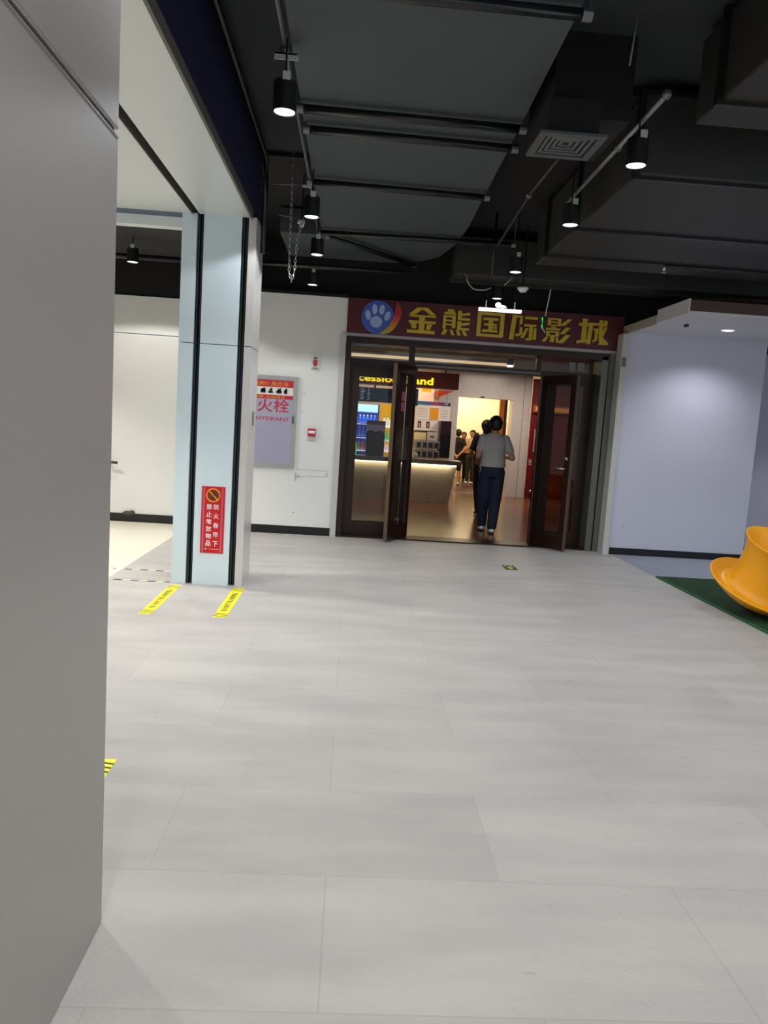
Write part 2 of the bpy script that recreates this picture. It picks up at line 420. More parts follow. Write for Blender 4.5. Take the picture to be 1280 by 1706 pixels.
# trims around the entrance
struct('trim_1', B((-.2, -.13, FY - .03, FY, 0, 2.46)), WTRIM, 'scuffed off white trim at the edge of the entrance', 'trim')
struct('trim_2', B((3.165, 3.235, 9.0, FY, 0, 2.67)), WTRIM, 'dirty white edge strip between steel jamb and lilac wall', 'trim')
struct('trim_3', B((-.13, 3.17, FY - .03, FY + .05, 2.44, 2.475)), LTRIM, 'pinkish grey metal strip under the cinema sign', 'trim')

# door surround: frame, mullions, transom
YF = 9.42
t = thing('door_1', 'dark bronze entrance frame with glazed transom under the cinema sign', 'door frame', (1.5, YF, 0), kind='structure')
obj('lintel', B((-.12, 3.07, FY - .02, YF + .08, 2.36, 2.44)), BRONZE, t)
obj('jamb', B((-.13, -.06, FY - .01, YF + .08, 0, 2.36)), BRONZE, t)
obj('jamb', B((3.0, 3.075, FY - .02, YF + .08, 0, 2.40), (3.095, 3.165, FY - .02, FY + .1, 0, 2.44)), JAMBG, t)
obj('mullion', B((.655, .725, YF - .02, YF + .06, 2.2, 2.38)), BRONZE, t)
obj('mullion', B((2.25, 2.31, YF - .02, YF + .06, 2.2, 2.38)), BRONZE, t)
obj('post', B((.655, .72, YF, YF + .06, 0, 2.2)), BRONZE, t)
obj('post', B((2.33, 2.39, YF, YF + .06, 0, 2.2)), BRONZE, t)
obj('transom_bar', B((-.06, 3.0, YF - .03, YF + .06, 2.13, 2.2)), BRONZE, t)
obj('door_closer_rail', B((.74, 2.3, YF - .06, YF - .03, 2.145, 2.175)), M('closer_rail_steel', '5A5752', .3, metal=.7), t)
for x0, x1 in ((-.06, .655), (.725, 2.25), (2.31, 3.0)):
    obj('transom_glass', B((x0, x1, YF + .01, YF + .018, 2.2, 2.38)), GLASS, t)
obj('threshold', B((-.06, 3.0, FY, YF + .1, 0, .018)), BRONZE, t)

def door_leaf(name, label, hx, hy, ang, w, h=2.12, handle=0, mat=BRONZE, st=.085, top=.1):
    """a glazed leaf; local x runs from the hinge along the leaf"""
    d = thing(name, label, 'door', (hx, hy, .018), kind='structure', rotz=ang)
    k = dict(world=False)
    obj('stile', B((0, st, -.022, .022, 0, h)), mat, d, **k)
    obj('stile', B((w - st, w, -.022, .022, 0, h)), mat, d, **k)
    obj('rail', B((st, w - st, -.022, .022, 0, .17)), mat, d, **k)
    obj('rail', B((st, w - st, -.022, .022, h - top, h)), mat, d, **k)
    obj('edge_strip', B((w, w + .004, -.024, .024, 0, h)), BRONZE2, d, **k)
    obj('glass_pane', B((st, w - st, -.005, .005, .17, h - top)), GLASS, d, **k)
    if handle:
        bm = bmesh.new(); s = handle
        tube(bm, [(w - .05, .02 * s, 1.0), (w - .05, .06 * s, 1.0), (w - .17, .065 * s, 1.0), (w - .2, .06 * s, .995)], .011, 10)
        obj('door_handle', bm, CHROME, d, smooth=True, **k)
        bm = bmesh.new(); tube(bm, [(w - .05, .02 * s, 1.12), (w - .05, .04 * s, 1.12)], .022, 14)
        obj('lock_cylinder', bm, CHROME, d, smooth=True, **k)
    return d

def ang_to(a, b): return math.atan2(b[1] - a[1], b[0] - a[0])
lf = door_leaf('door_2', 'bronze framed glass door leaf swung open beside the drinks fridge view', .755, 9.45, ang_to((.755, 9.45), (.475, 8.94)), .585)
rt = door_leaf('door_3', 'bronze framed glass door leaf swung open beside the red theatre doors', 2.345, 9.47, ang_to((2.345, 9.47), (2.655, 8.94)), .615, handle=-1)
door_leaf('door_4', 'closed bronze glass leaf showing the counter and drinks fridge behind it', -.06, YF + .03, 0, .70, handle=0, st=.12, top=.155)
door_leaf('door_5', 'closed bronze glass leaf next to the grey steel jamb', 3.0, YF + .03, PI, .60, st=.13)
for z0_, z1_ in ((1.69, 1.80), (1.57, 1.675)):
    s = obj('sticker', B((.28, .38, .006, .009, z0_, z1_)), PINKP, lf, world=False); s['label'] = 'pink notice stuck on the glass'

# left side door with a lever
t = thing('door_6', 'flat white door with a dark lever in the wall beyond the column', 'door', (-3.5, 9.49, 0), kind='structure')
obj('door_panel', B((-3.95, -3.02, 9.465, 9.5, .1, 2.1)), WALLL, t)
bm = bmesh.new(); tube(bm, [(-2.98, 9.47, .74), (-2.98, 9.4, .74), (-2.86, 9.39, .735)], .017, 10)
obj('door_handle', bm, M('dark_lever', '4A4644', .3, metal=.6), t, smooth=True)

# ================================================================ COLUMNS AND SHUTTER SOFFIT
t = thing('cladded_column', 'pale blue grey clad column with two black shutter tracks and a red notice', 'column', (-1.13, 6.4, 0))
Z1, Z2 = 1.958, 1.964
obj('core', B((-1.41, -.86, 6.24, 6.60, 0, 2.96)), GROOVE, t)
for x0, x1, nm in ((-1.42, -1.305, COLP), (-1.25, -.955, COLP)):
    obj('cladding_panel', B((x0, x1, 6.17, 6.235, 0, Z1)), nm, t)
    obj('cladding_panel', B((x0, x1, 6.17, 6.235, Z2, 2.96)), nm, t)
obj('cladding_panel', B((-.90, -.84, 6.17, 6.62, 0, Z1)), SIDEP, t)
obj('cladding_panel', B((-.90, -.84, 6.17, 6.62, Z2, 2.96)), SIDEP, t)
obj('shutter_guide', B((-1.292, -1.284, 6.19, 6.24, 0, 2.96), (-1.268, -1.262, 6.2, 6.24, 0, 2.96)), GUIDE, t)
obj('shutter_guide', B((-.942, -.934, 6.19, 6.24, 0, 2.96), (-.918, -.912, 6.2, 6.24, 0, 2.96)), GUIDE, t)
obj('key_switch', B((-.845, -.834, 6.40, 6.46, 1.33, 1.45)), M('grey_key_switch', '6C6A6E', .4), t)

t = thing('panelled_column', 'large warm grey metal panelled column close by with one slanting seam', 'column', (-1.2, 1.0, 0))
obj('cladding_panel', B((-2.2, -.61, -1.2, 1.955, 0, 2.063)), NEARP, t, bevel=.004)
obj('cladding_panel', B((-2.2, -.61, -1.2, 1.955, 2.081, 2.94)), NEARP, t, bevel=.004)
obj('seam_groove', B((-2.15, -.618, -1.15, 1.945, 2.06, 2.085)), M('seam_groove_steel', '55524F', .4, metal=.5), t)  # dark grey steel strip set in the seam gap
obj('seam_lip', B((-2.19, -.6085, -1.19, 1.956, 2.061, 2.0645)), M('bright_steel_lip', 'DAD8D4', .25, metal=.7), t)

t = thing('shutter_soffit', 'pale grey metal soffit with black shutter slot running between the two columns', 'soffit', (-1.3, 4.0, 2.95))
obj('soffit_panel', B((-1.285, -.885, -1.2, 6.17, 2.955, 2.99)), SOFF, t)
obj('soffit_panel', B((-4.0, -1.34, 1.96, 6.17, 2.955, 2.99)), SOFF, t)
obj('slot', B((-1.345, -1.28, -1.2, 6.17, 3.02, 3.05)), GROOVE, t)
obj('slot_side', B((-1.345, -1.338, 1.96, 6.17, 2.95, 3.05)), OLIVE, t)
obj('edge_trim', B((-.885, -.868, -1.2, 6.17, 2.945, 3.01)), OLIVE, t)
obj('fascia', B((-.90, -.872, -1.2, 6.62, 3.01, 3.6)), NAVY, t)
obj('end_fascia', B((-4.0, -1.42, 6.2, 6.3, 2.85, 2.925)), SOFF, t)
obj('end_fascia_joint', B((-4.0, -1.42, 6.22, 6.3, 2.925, 2.99)), M('grey_blue_joint', '7D828C', .5), t)
obj('end_panel', B((-4.0, -.9, 6.28, 6.32, 2.99, 3.6)), BLACKC, t)
obj('bulkhead_end', B((-1.40, -.872, 6.62, 6.66, 2.97, 3.6)), NAVY, t)

# pipe along the top of the navy face
bm = bmesh.new(); tube(bm, [(-.82, -1.0, 3.5), (-.82, 6.3, 3.5), (-.82, 6.42, 3.46), (-.82, 6.45, 3.35), (-.82, 6.45, 2.75)], .022, 12)
tag(obj('corner_pipe', bm, PIPEB, smooth=True), 'dark pipe running along the navy bulkhead and bending down at the column', 'pipe')

# ================================================================ CEILING SERVICES
t = thing('wrapped_duct', 'large flat grey wrapped duct above the aisle crossed by black hanger bars', 'duct', (.27, 4, 3.3))
bm = bmesh.new()
prism(bm, [(-.42, -1.5, 3.3), (.80, -1.5, 3.3), (.985, 7.3, 3.3), (.955, 8.0, 3.3), (.86, 8.6, 3.3), (.62, 9.0, 3.3), (.26, 9.1, 3.3), (-.85, 9.1, 3.3), (-.85, 8.0, 3.3), (-.42, 8.0, 3.3)], (0, 0, 1), .24)
obj('duct_body', bm, DUCT, t)
def hanger(y0, y1, x0, x1, z=3.255, nm='hanger_bar'):
    bm = bmesh.new(); tube(bm, [(x0, y0, z), (x1, y1, z)], .026, 10)
    o = obj(nm, bm, PIPEB, t, smooth=True)
    bm = bmesh.new()
    tube(bm, [(x0 - .01, y0, z), (x0 + .03, y0, z)], .028, 12)
    tube(bm, [(x0, y0, z), (x0, y0, 3.58)], .008, 8)
    clamp_mesh(bm, o)
    bm = bmesh.new(); tube(bm, [(x1 - .035, y1, z), (x1 + .01, y1, z)], .028, 12); tube(bm, [(x1, y1, z), (x1, y1, 3.58)], .008, 8)
    clamp_mesh(bm, o)
def clamp_mesh(bm, o):
    bmesh.ops.translate(bm, vec=-root_loc(t), verts=bm.verts)
    bmesh.ops.recalc_face_normals(bm, faces=bm.faces)
    me = bpy.data.meshes.new('end_clamp'); bm.to_mesh(me); bm.free(); me.materials.append(GALV)
    c = bpy.data.objects.new('end_clamp', me); COL.objects.link(c); c.parent = o
hanger(3.48, 3.50, -.43, .94); hanger(4.76, 4.80, -.43, .95); hanger(5.08, 5.12, -.41, .97); hanger(6.15, 6.20, -.45, .98)
hanger(7.72, 7.62, -.45, 1.50); hanger(7.85, 8.9, -.37, .62)

def box_duct(name, label, x0, x1, y0, y1, z0, z1, fl, mat=DUCTB):
    d = thing(name, label, 'duct', ((x0 + x1) / 2, (y0 + y1) / 2, z0))
    obj('duct_body', B((x0, x1, y0, y1, z0, z1)), mat, d, bevel=.015)
    for y in fl: obj('flange', B((x0 - .03, x1 + .03, y - .018, y + .018, z0 - .02, z1 + .02)), FLANGE, d)
    return d
box_duct('air_duct', 'wide charcoal duct with black flanges in front of the cinema sign, over the aisle', 1.66, 5.4, 4.72, 7.35, 3.02, 3.5, (4.75, 5.98, 6.9))
box_duct('air_duct', 'charcoal duct overhead stopping at the pendant spotlight by the diffuser', 1.75, 5.4, 1.2, 4.2, 3.12, 3.55, (3.9,), mat=M('olive_charcoal_duct', '262523', .6, noise=.15))
box_duct('branch_duct', 'small dark cross duct running over the cinema sign to the chair corner', 1.0, 6.5, 8.2, 8.7, 3.05, 3.45, (8.45,))
t = thing('air_diffuser', 'square grey louvred air diffuser under a black plenum box', 'vent', (1.09, 4.33, 3.0))
obj('plenum_box', B((1.0, 1.44, 4.32, 4.95, 3.16, 3.6)), BLACKC, t)
cx, cy = 1.09, 4.33
def ringq(bm, a, b, z0, z1):
    bx(bm, cx - a, cx + a, cy - a, cy - b, z0, z1); bx(bm, cx - a, cx + a, cy + b, cy + a, z0, z1)
    bx(bm, cx - a, cx - b, cy - b, cy + b, z0, z1); bx(bm, cx + b, cx + a, cy - b, cy + b, z0, z1)
bm = bmesh.new(); ringq(bm, .182, .140, 3.0, 3.014); obj('rim', bm, M('grey_diffuser_rim', '4E5152', .5), t)
bm = bmesh.new()
for k in range(4): ringq(bm, .128 - k * .03, .110 - k * .03, 3.006 + .004 * k, 3.014 + .004 * k)
obj('louvre', bm, M('grey_diffuser_louvre', '5A5D5E', .5), t)
obj('neck', B((cx - .14, cx + .14, cy - .14, cy + .14, 3.02, 3.2)), BLACKC, t)

def conduit(label, pts, r=.012, mat=GALV, clamps=(), name='conduit', cat='pipe'):
    bm = bmesh.new(); tube(bm, pts, r, 10)
    c = obj(name, bm, mat, smooth=True); tag(c, label, cat)
    for p in clamps:
        bm = bmesh.new(); ell(bm, p, (.026, .026, .026), seg=10); k = obj('clamp', bm, GALV, c)
    return c
conduit('grey conduit over the row of spotlights beside the wrapped duct', [(-.455, -1, 3.3), (-.455, 4.1, 3.3), (-.44, 6.2, 3.27), (-.45, 7.95, 3.27)], clamps=((-.455, 4.12, 3.28), (-.45, 6.2, 3.28)))
conduit('bright straight conduit slanting past the diffuser to the hanging spotlight', [(1.52, 4.03, 3.19), (1.53, 5.93, 3.16)], .014, M('pale_conduit', '8A8B8C', .35, metal=.5), clamps=((1.52, 4.03, 3.19), (1.525, 4.75, 3.18)))
conduit('thin black conduit pair leaving the diffuser toward the sign', [(1.24, 5.08, 3.2), (1.235, 5.87, 3.2), (1.30, 7.37, 3.2), (1.31, 7.6, 3.22)], .011, M('dark_conduit', '3C3D3F', .4, metal=.4), clamps=((1.235, 5.87, 3.2),))
conduit('black drop pipe hanging in front of the black upper wall', [(1.31, 7.66, 3.57), (1.31, 7.68, 2.95)], .014, PIPEB)
conduit('black pipe crossing high over the white wall', [(-1.35, 8.6, 3.1), (.5, 8.6, 3.1)], .028, PIPEB)
conduit('black pipe crossing below the dark ceiling beyond the column', [(-5, 8.5, 3.04), (-1.45, 8.5, 3.04)], .03, PIPEB)
conduit('grey diagonal cable tray rail above the lowered ceiling', [(3.6, 8.15, 2.96), (5.8, 7.5, 2.96)], .03, M('tray_brown', '3E2E2A', .6))
conduit('thin wire stretched from the navy bulkhead to the conduit, upper one', [(-.86, 6.3, 3.26), (-.46, 6.3, 3.27)], .004, GALV, name='wire', cat='wire')
conduit('thin wire stretched from the navy bulkhead to the camera, lower one', [(-.86, 7.8, 3.42), (-.60, 7.9, 3.40)], .005, GALV, name='wire', cat='wire')
conduit('loose grey white cable looping above the sign near the country letter', [(1.10, 8.21, 3.06), (1.103, 8.0, 3.0), (1.105, 8.0, 2.96), (1.135, 8.0, 2.91), (1.175, 8.0, 2.875), (1.22, 8.0, 2.865), (1.30, 8.0, 2.87), (1.365, 8.0, 2.895)], .007, CABLE, name='cable', cat='cable')
conduit('short grey cable end slanting under a spotlight near the smoke detector', [(1.60, 8.21, 3.06), (1.58, 8.0, 3.02), (1.55, 8.0, 2.98), (1.50, 8.0, 2.93)], .006, CABLE, name='cable', cat='cable')
conduit('thin rod hanging with a bright tip above the diffuser', [(1.25, 3.75, 3.58), (1.22, 3.75, 3.18)], .004, GALV, name='hanger_rod', cat='rod')

# sprinkler
t = thing('sprinkler', 'small silver sprinkler head under the flanged charcoal duct', 'sprinkler', (2.63, 6.6, 2.9))
bm = bmesh.new(); tube(bm, [(2.62, 6.6, 2.93), (3.6, 6.6, 2.93)], .012, 8); obj('pipe', bm, PIPEB, t, smooth=True)
bm = bmesh.new(); tube(bm, [(2.62, 6.6, 2.945), (2.62, 6.6, 2.88)], .011, 10); tube(bm, [(2.62, 6.6, 2.872), (2.62, 6.6, 2.868)], .022, 12); obj('sprinkler_head', bm, CHROME, t, smooth=True)

# smoke detectors
def detector(name, label, loc, s=1, cat='smoke detector'):
    d = thing(name, label, cat, loc)
    bm = bmesh.new(); lathe(bm, [(0, -.035 * s), (.03 * s, -.034 * s), (.05 * s, -.01 * s), (.058 * s, 0), (.058 * s, .012 * s), (0, .012 * s)], 20); obj('dome', bm, WPLAST, d, smooth=True, world=False)
    bm = bmesh.new(); tube(bm, [(0, 0, .012), (0, 0, .66)], .006, 8); obj('stem', bm, PIPEB, d, world=False)
detector('smoke_detector', 'white dome smoke detector over the international part of the sign', (1.70, 8.0, 2.91))
t = thing('security_camera', 'small white camera just under the second spotlight of the row', 'camera', (-.57, 7.0, 3.15))
bm = bmesh.new(); tube(bm, [(-.585, 6.95, 3.15), (-.53, 6.97, 3.15)], .02, 12); tube(bm, [(-.55, 6.96, 3.15), (-.55, 6.96, 3.11)], .018, 12); obj('camera_body', bm, WPLAST, t, smooth=True)
bm = bmesh.new(); tube(bm, [(-.55, 6.96, 3.16), (-.55, 6.96, 3.57)], .006, 8); obj('stem', bm, PIPEB, t)

# pendant spotlights ------------------------------------------------
def pendant_proto():
    t = thing('pendant_spotlight', '', 'spotlight', (0, 0, 0))
    bm = bmesh.new(); lathe(bm, [(.052, .004), (.0595, 0), (.0595, .14), (.056, .146), (.012, .146), (.012, .16), (0, .16)], 32, cap=False); obj('housing', bm, BLKM, t, smooth=False, world=False, bevel=.0)
    bm = bmesh.new(); lathe(bm, [(0, .006), (.053, .004)], 32, cap=False); obj('lens', bm, LENS, t, world=False)
    bm = bmesh.new(); tube(bm, [(0, 0, .15), (-.002, 0, .35)], .005, 8); obj('cable', bm, BLKM, t, world=False)
    obj('driver_tag', B((-.01, .028, -.06, -.052, .135, .175)), TAG, t, world=False)
    return t
PROTO = pendant_proto()
PL = [(-.43, 3.996, 'black pendant spotlight under the pale bracket, biggest of the row beside the wrapped duct'),
      (-.398, 5.92, 'black pendant spotlight just above the small white camera'),
      (-.418, 7.22, 'black pendant spotlight beside the hanging chain, third along its row'),
      (-.54, 8.80, 'black pendant spotlight low over the white wall, last of its row'),
      (1.498, 4.33, 'black pendant spotlight next to the air diffuser, on the pale conduit'),
      (1.497, 5.60, 'black pendant spotlight hanging where the pale conduit ends'),
      (1.472, 7.33, 'black pendant spotlight hanging above the smoke detector'),
      (1.581, 8.82, 'black pendant spotlight low over the country letter of the sign'),
      (-2.395, 8.23, 'black pendant spotlight beyond the pale blue column')]
SPOTS = []
for i, (x, y, lab) in enumerate(PL):
    p = PROTO if i == 0 else copy_tree(PROTO)
    p.location = (x, y, 2.93); p['label'] = lab; p['group'] = 'pendant spotlights under the dark ceiling'
    if i in (6, 7):
        for ch in p.children:
            if ch.name.startswith('cable'):
                ch.scale.z = 1.0
                bm = bmesh.new(); tube(bm, [(0, 0, .15), (0, 0, .63)], .005, 8); m_ = bpy.data.meshes.new('cable'); bm.to_mesh(m_); bm.free(); m_.materials.append(BLKM); ch.data = m_
    SPOTS.append((p, x, y))
for p, x, y in SPOTS:
    wall = y > 8
    light('spotlight_lamp', 'SPOT', (0, 0, -.004), SPOT_W * (2.2 if x < -2 else .10 if wall else (1.75 if x < 0 else .9) if y > 7 else 1.3), COOL if x > -2 else (1, .97, .9), .05, cone=64 if y > 8.5 else 142, blend=.15, parent=p)
b = obj('mounting_bracket', B((-.50, -.385, 4.06, 4.12, 3.235, 3.243), (-.50, -.385, 4.06, 4.066, 3.21, 3.243)), TAG)
tag(b, 'pale bracket on the conduit above the biggest pendant spotlight', 'bracket')
b = obj('mounting_bracket', B((-.50, -.43, 6.2, 6.26, 3.245, 3.252), (-.50, -.43, 6.2, 6.206, 3.225, 3.252)), M('white_bracket', 'BDBAC4', .5))
tag(b, 'white bracket where the conduit meets the black hanger bar', 'bracket')

# hoist chain
bm = bmesh.new()
def link(p, d, turn, s=.03):
    d = Vector(d).normalized(); u, v = frame_of(d)
    if turn: u, v = v, u
    pts = [Vector(p) + d * math.sin(a) * s * .62 + u * math.cos(a) * s * .32 for a in [2 * PI * k / 8 for k in range(8)]]
    tube(bm, pts, .0036, 5, closed=True)
path = [(-.61, 6.5, 3.6), (-.605, 6.5, 2.9), (-.60, 6.5, 2.62), (-.575, 6.5, 2.56), (-.555, 6.5, 2.64), (-.545, 6.5, 2.9), (-.50, 6.5, 3.08)]
for a, b_ in zip(path, path[1:]):
    a, b_ = Vector(a), Vector(b_); n = max(2, int((b_ - a).length / .026))
    for k in range(n): link(a.lerp(b_, k / n), b_ - a, k % 2)
tag(obj('hoist_chain', bm, CHAINM), 'silver shutter chain hanging in a loop over the white wall', 'chain')

# downlight in lowered ceiling
t = thing('recessed_downlight', 'round bright recessed downlight in the white lowered ceiling', 'downlight', (4.11, 8.36, 2.69))
bm = bmesh.new(); lathe(bm, [(.068, -.001), (.080, -.004), (.084, 0), (.084, .01)], 36, cap=False); obj('rim', bm, WPLAST, t, smooth=True, world=False)
bm = bmesh.new(); lathe(bm, [(0, -.001), (.07, -.001)], 36, cap=False); obj('lens', bm, LENSB, t, world=False)
light('downlight_lamp', 'SPOT', (0, .0, -.012), 62, (.90, .91, 1), .05, cone=136, blend=.75, parent=t)
light('unseen_spot_light', 'SPOT', (6.2, 8.3, 2.66), 40, (.90, .91, 1), .06, cone=110, blend=.6)  # unseen spot without a fixture above the recessed wall

# hanging bar light, emergency lamp, exit sign
t = thing('hanging_exit_sign', 'slim white hanging sign box lit from above, over the country letter', 'sign', (1.52, 8.2, 2.71))
obj('sign_box', B((1.285, 1.745, 8.18, 8.23, 2.69, 2.722)), TUBEW, t)
for x in (1.36, 1.67):
    bm = bmesh.new(); tube(bm, [(x, 8.2, 2.72), (x, 8.2, 2.80)], .007, 8); obj('hanger_rod', bm, EXITW, t)
    bm = bmesh.new(); tube(bm, [(x, 8.2, 2.80), (x, 8.2, 3.055)], .005, 8); obj('hanger_rod', bm, BLKM, t)
t = thing('emergency_lamp', 'small glaring white emergency lamp above the slim white sign box', 'lamp', (1.52, 8.25, 2.76))
bm = bmesh.new(); ell(bm, (1.50, 8.25, 2.768), (.032, .03, .028), seg=14); ell(bm, (1.545, 8.25, 2.755), (.038, .02, .014), seg=14); obj('bulb', bm, LENSB, t, smooth=True)
obj('base', B((1.50, 1.60, 8.28, 8.30, 2.745, 2.765)), WPLAST, t)
t = thing('exit_sign', 'small lit green running man exit sign seen edge on before the maroon board', 'sign', (2.10, 8.6, 2.66))
u = Vector((.35, 1, 0)).normalized()
def pq(a, z): return (2.10 + u.x * a, 8.6 + u.y * a, z)
bm = bmesh.new(); prism(bm, [pq(-.16, 2.60), pq(.16, 2.60), pq(.16, 2.73), pq(-.16, 2.73)], (1, -.35, 0), .012); obj('sign_box', bm, BLKM, t)
nrm = Vector((-1, .35, 0)).normalized()
bm = bmesh.new(); ell(bm, Vector(pq(-.02, 2.71)) + nrm * .01, (.018, .03, .018), seg=10)
tube(bm, [Vector(pq(-.02, 2.69)) + nrm * .008, Vector(pq(0, 2.655)) + nrm * .008, Vector(pq(-.07, 2.615)) + nrm * .008], .014, 8)
tube(bm, [Vector(pq(0, 2.66)) + nrm * .008, Vector(pq(.06, 2.64)) + nrm * .008, Vector(pq(.07, 2.61)) + nrm * .008], .012, 8)
tube(bm, [Vector(pq(-.09, 2.67)) + nrm * .008, Vector(pq(-.02, 2.68)) + nrm * .008, Vector(pq(.07, 2.68)) + nrm * .008], .01, 8)
obj('running_figure', bm, EXITG, t)
bm = bmesh.new(); tube(bm, [pq(-.17, 2.585), pq(.17, 2.585)], .008, 8); obj('rim', bm, EXITW, t)
bm = bmesh.new(); tube(bm, [pq(.05, 2.73), (2.16, 8.66, 3.06)], .006, 8); obj('hanger_rod', bm, EXITW, t)

# ================================================================ CINEMA SIGN
t = thing('cinema_sign', 'long maroon cinema sign board with yellow characters and paw logo over the entrance', 'sign', (1.5, FY, 2.475))
obj('sign_board', B((-.13, 3.225, FY - .02, FY + .2, 2.475, 2.885)), SIGNRED, t)
ys = FY - .02
def Q(*v): return [(v[i], v[i + 1]) for i in range(0, len(v), 2)]
def BR(x0, y0, x1, y1): return Q(x0, y0, x1, y0, x1, y1, x0, y1)
GLYPH = [  # strokes in a 100 by 100 cell, y down
 (.762, .345, 2.672, .305, [Q(32,0, 68,0, 98,27, 76,27, 56,9, 47,9, 26,27, 4,27), BR(6,29,98,36), BR(40,34,60,88), BR(4,51,98,60), Q(10,60, 32,60, 32,81, 17,81), Q(68,62, 87,62, 80,84, 66,84), BR(0,87,97,99)]),
 (1.174, .345, 2.678, .305, [Q(17,0, 38,0, 50,21, 6,21, 8,12, 20,10), BR(4,24,14,77), BR(36,24,48,72), BR(4,24,48,32), BR(12,41,38,47), BR(12,56,38,62), Q(54,4, 68,4, 68,40, 54,40), Q(66,14, 97,8, 97,18, 66,24), BR(54,31,98,40), BR(54,44,68,78), Q(66,52, 97,46, 97,56, 66,62), BR(54,69,96,78), Q(8,79, 22,79, 14,99, 0,99), Q(28,79, 38,79, 48,99, 36,99), Q(50,79, 60,79, 70,99, 58,99), Q(70,79, 82,79, 92,99, 80,99)]),
 (1.592, .33, 2.680, .29, [BR(0,0,14,99), BR(84,0,99,97), BR(0,0,99,12), BR(0,88,97,99), BR(22,22,77,32), BR(26,45,72,54), BR(20,70,76,80), BR(42,22,58,80), BR(60,57,74,66)]),
 (1.992, .335, 2.672, .295, [Q(8,0, 24,0, 16,99, 0,99), BR(22,2,44,10), Q(36,8, 46,10, 46,33, 34,42, 34,34), Q(34,38, 34,46, 46,48, 47,76, 36,84, 22,84, 22,75, 36,73, 36,42), BR(54,4,99,14), BR(52,34,96,44), BR(71,40,84,98), Q(58,50, 69,50, 54,90, 42,90), Q(88,48, 97,48, 98,94, 86,94), Q(60,92, 72,88, 72,99, 62,99)]),
 (2.40, .36, 2.665, .29, [BR(17,0,28,30), BR(52,0,62,30), BR(17,0,62,6), BR(24,13,56,18), BR(17,25,62,30), BR(30,32,46,38), BR(6,40,62,48), BR(14,52,26,74), BR(46,52,58,74), BR(14,52,58,58), BR(14,68,58,74), BR(29,72,43,97), Q(14,77, 24,77, 14,97, 0,97), Q(46,77, 56,77, 60,96, 49,96), Q(84,0, 99,0, 76,28, 58,28), Q(80,34, 97,34, 76,62, 58,62), Q(80,64, 98,64, 74,99, 54,99)]),
 (2.845, .39, 2.682, .30, [BR(14,0,29,90), BR(5,17,38,28), Q(0,88, 34,82, 34,93, 0,99), Q(36,14, 48,14, 44,99, 30,99), BR(36,14,92,24), BR(50,36,66,44), Q(56,40, 66,40, 64,82, 52,92, 50,84, 56,78), Q(66,2, 78,2, 82,70, 99,88, 99,99, 74,99, 68,70), Q(84,28, 94,28, 82,68, 76,62), Q(80,4, 90,2, 94,14, 84,14), BR(70,90,99,99)]),
]
for xc, w, zc, h, strokes in GLYPH:
    bm = bmesh.new()
    for i, st_ in enumerate(strokes):
        d_ = .024 + .0004 * i
        prism(bm, [(xc - w / 2 + w * x / 100, ys, zc + h / 2 - h * y / 100) for x, y in st_], (0, -1, 0), d_)
    obj('sign_character', bm, SIGNGOLD, t)
def disc(bm, c, rx, rz, y0, y1, a=0, seg=36):
    pts = []
    for k in range(seg):
        q = 2 * PI * k / seg; dx, dz = rx * math.cos(q), rz * math.sin(q)
        pts.append((c[0] + dx * math.cos(a) - dz * math.sin(a), y0, c[1] + dx * math.sin(a) + dz * math.cos(a)))
    prism(bm, pts, (0, -1, 0), y0 - y1)
bm = bmesh.new(); disc(bm, (.232, 2.673), .196, .196, ys, ys - .02); lg = obj('logo_disc', bm, LOGOBLUE, t)
for c, rx, rz, a in (((.115, 2.695), .032, .058, .15), ((.19, 2.765), .032, .060, .03), ((.277, 2.765), .033, .058, -.1), ((.345, 2.695), .032, .056, -.35), ((.215, 2.62), .073, .068, 0)):
    bm = bmesh.new(); disc(bm, c, rx, rz, ys - .02, ys - .026, a, 20); o = obj('paw_pad', bm, LOGOPAW, lg)
bm = bmesh.new()
out = [(.255, 2.478), (.33, 2.482), (.385, 2.505), (.43, 2.545), (.465, 2.60), (.495, 2.66), (.513, 2.72), (.518, 2.755), (.50, 2.80), (.475, 2.85), (.452, 2.872)]
inn = [(.440, 2.86), (.437, 2.80), (.428, 2.74), (.415, 2.68), (.395, 2.63), (.365, 2.58), (.325, 2.535), (.285, 2.505)]
pts = out + inn
a0 = [Vector((x, ys - .018, z)) for x, z in pts]; prism(bm, a0, (0, -1, 0), .016)
obj('crescent', bm, ramp_mat('logo_crescent_colours', [(0, 'A8A832'), (.25, 'C98A20'), (.45, 'C8501E'), (.65, 'B81E1E'), (1, '8E2A2A')], 2, 0.01, .38), t)

# ================================================================ WALL FITTINGS
t = thing('hydrant_cabinet', 'white fire hydrant cabinet with red lettering half hidden by the column', 'cabinet', (-1.0, FY, .8))
HX0, HX1, HZ0, HZ1 = -1.42, -.675, .81, 1.91
bm = B((HX0, HX1, FY - .03, FY - .001, HZ0, HZ0 + .045), (HX0, HX1, FY - .03, FY - .001, HZ1 - .045, HZ1), (HX0, HX0 + .05, FY - .03, FY - .001, HZ0 + .045, HZ1 - .045), (HX1 - .05, HX1, FY - .03, FY - .001, HZ0 + .045, HZ1 - .045))
obj('frame', bm, ALUM, t)
dr = obj('door', B((HX0 + .05, HX1 - .05, FY - .022, FY - .004, HZ0 + .045, HZ1 - .045)), HYDG, t)
obj('latch', B((-.725, -.705, FY - .04, FY - .03, 1.35, 1.44)), M('dark_latch', '55555A', .3, metal=.6), dr)
yy = FY - .0225
obj('banner', B((HX0 + .05, -.73, yy - .002, yy, 1.775, 1.855)), REDT, dr)
obj('banner', B((HX0 + .05, -.73, yy - .002, yy, 1.635, 1.68)), REDT, dr)
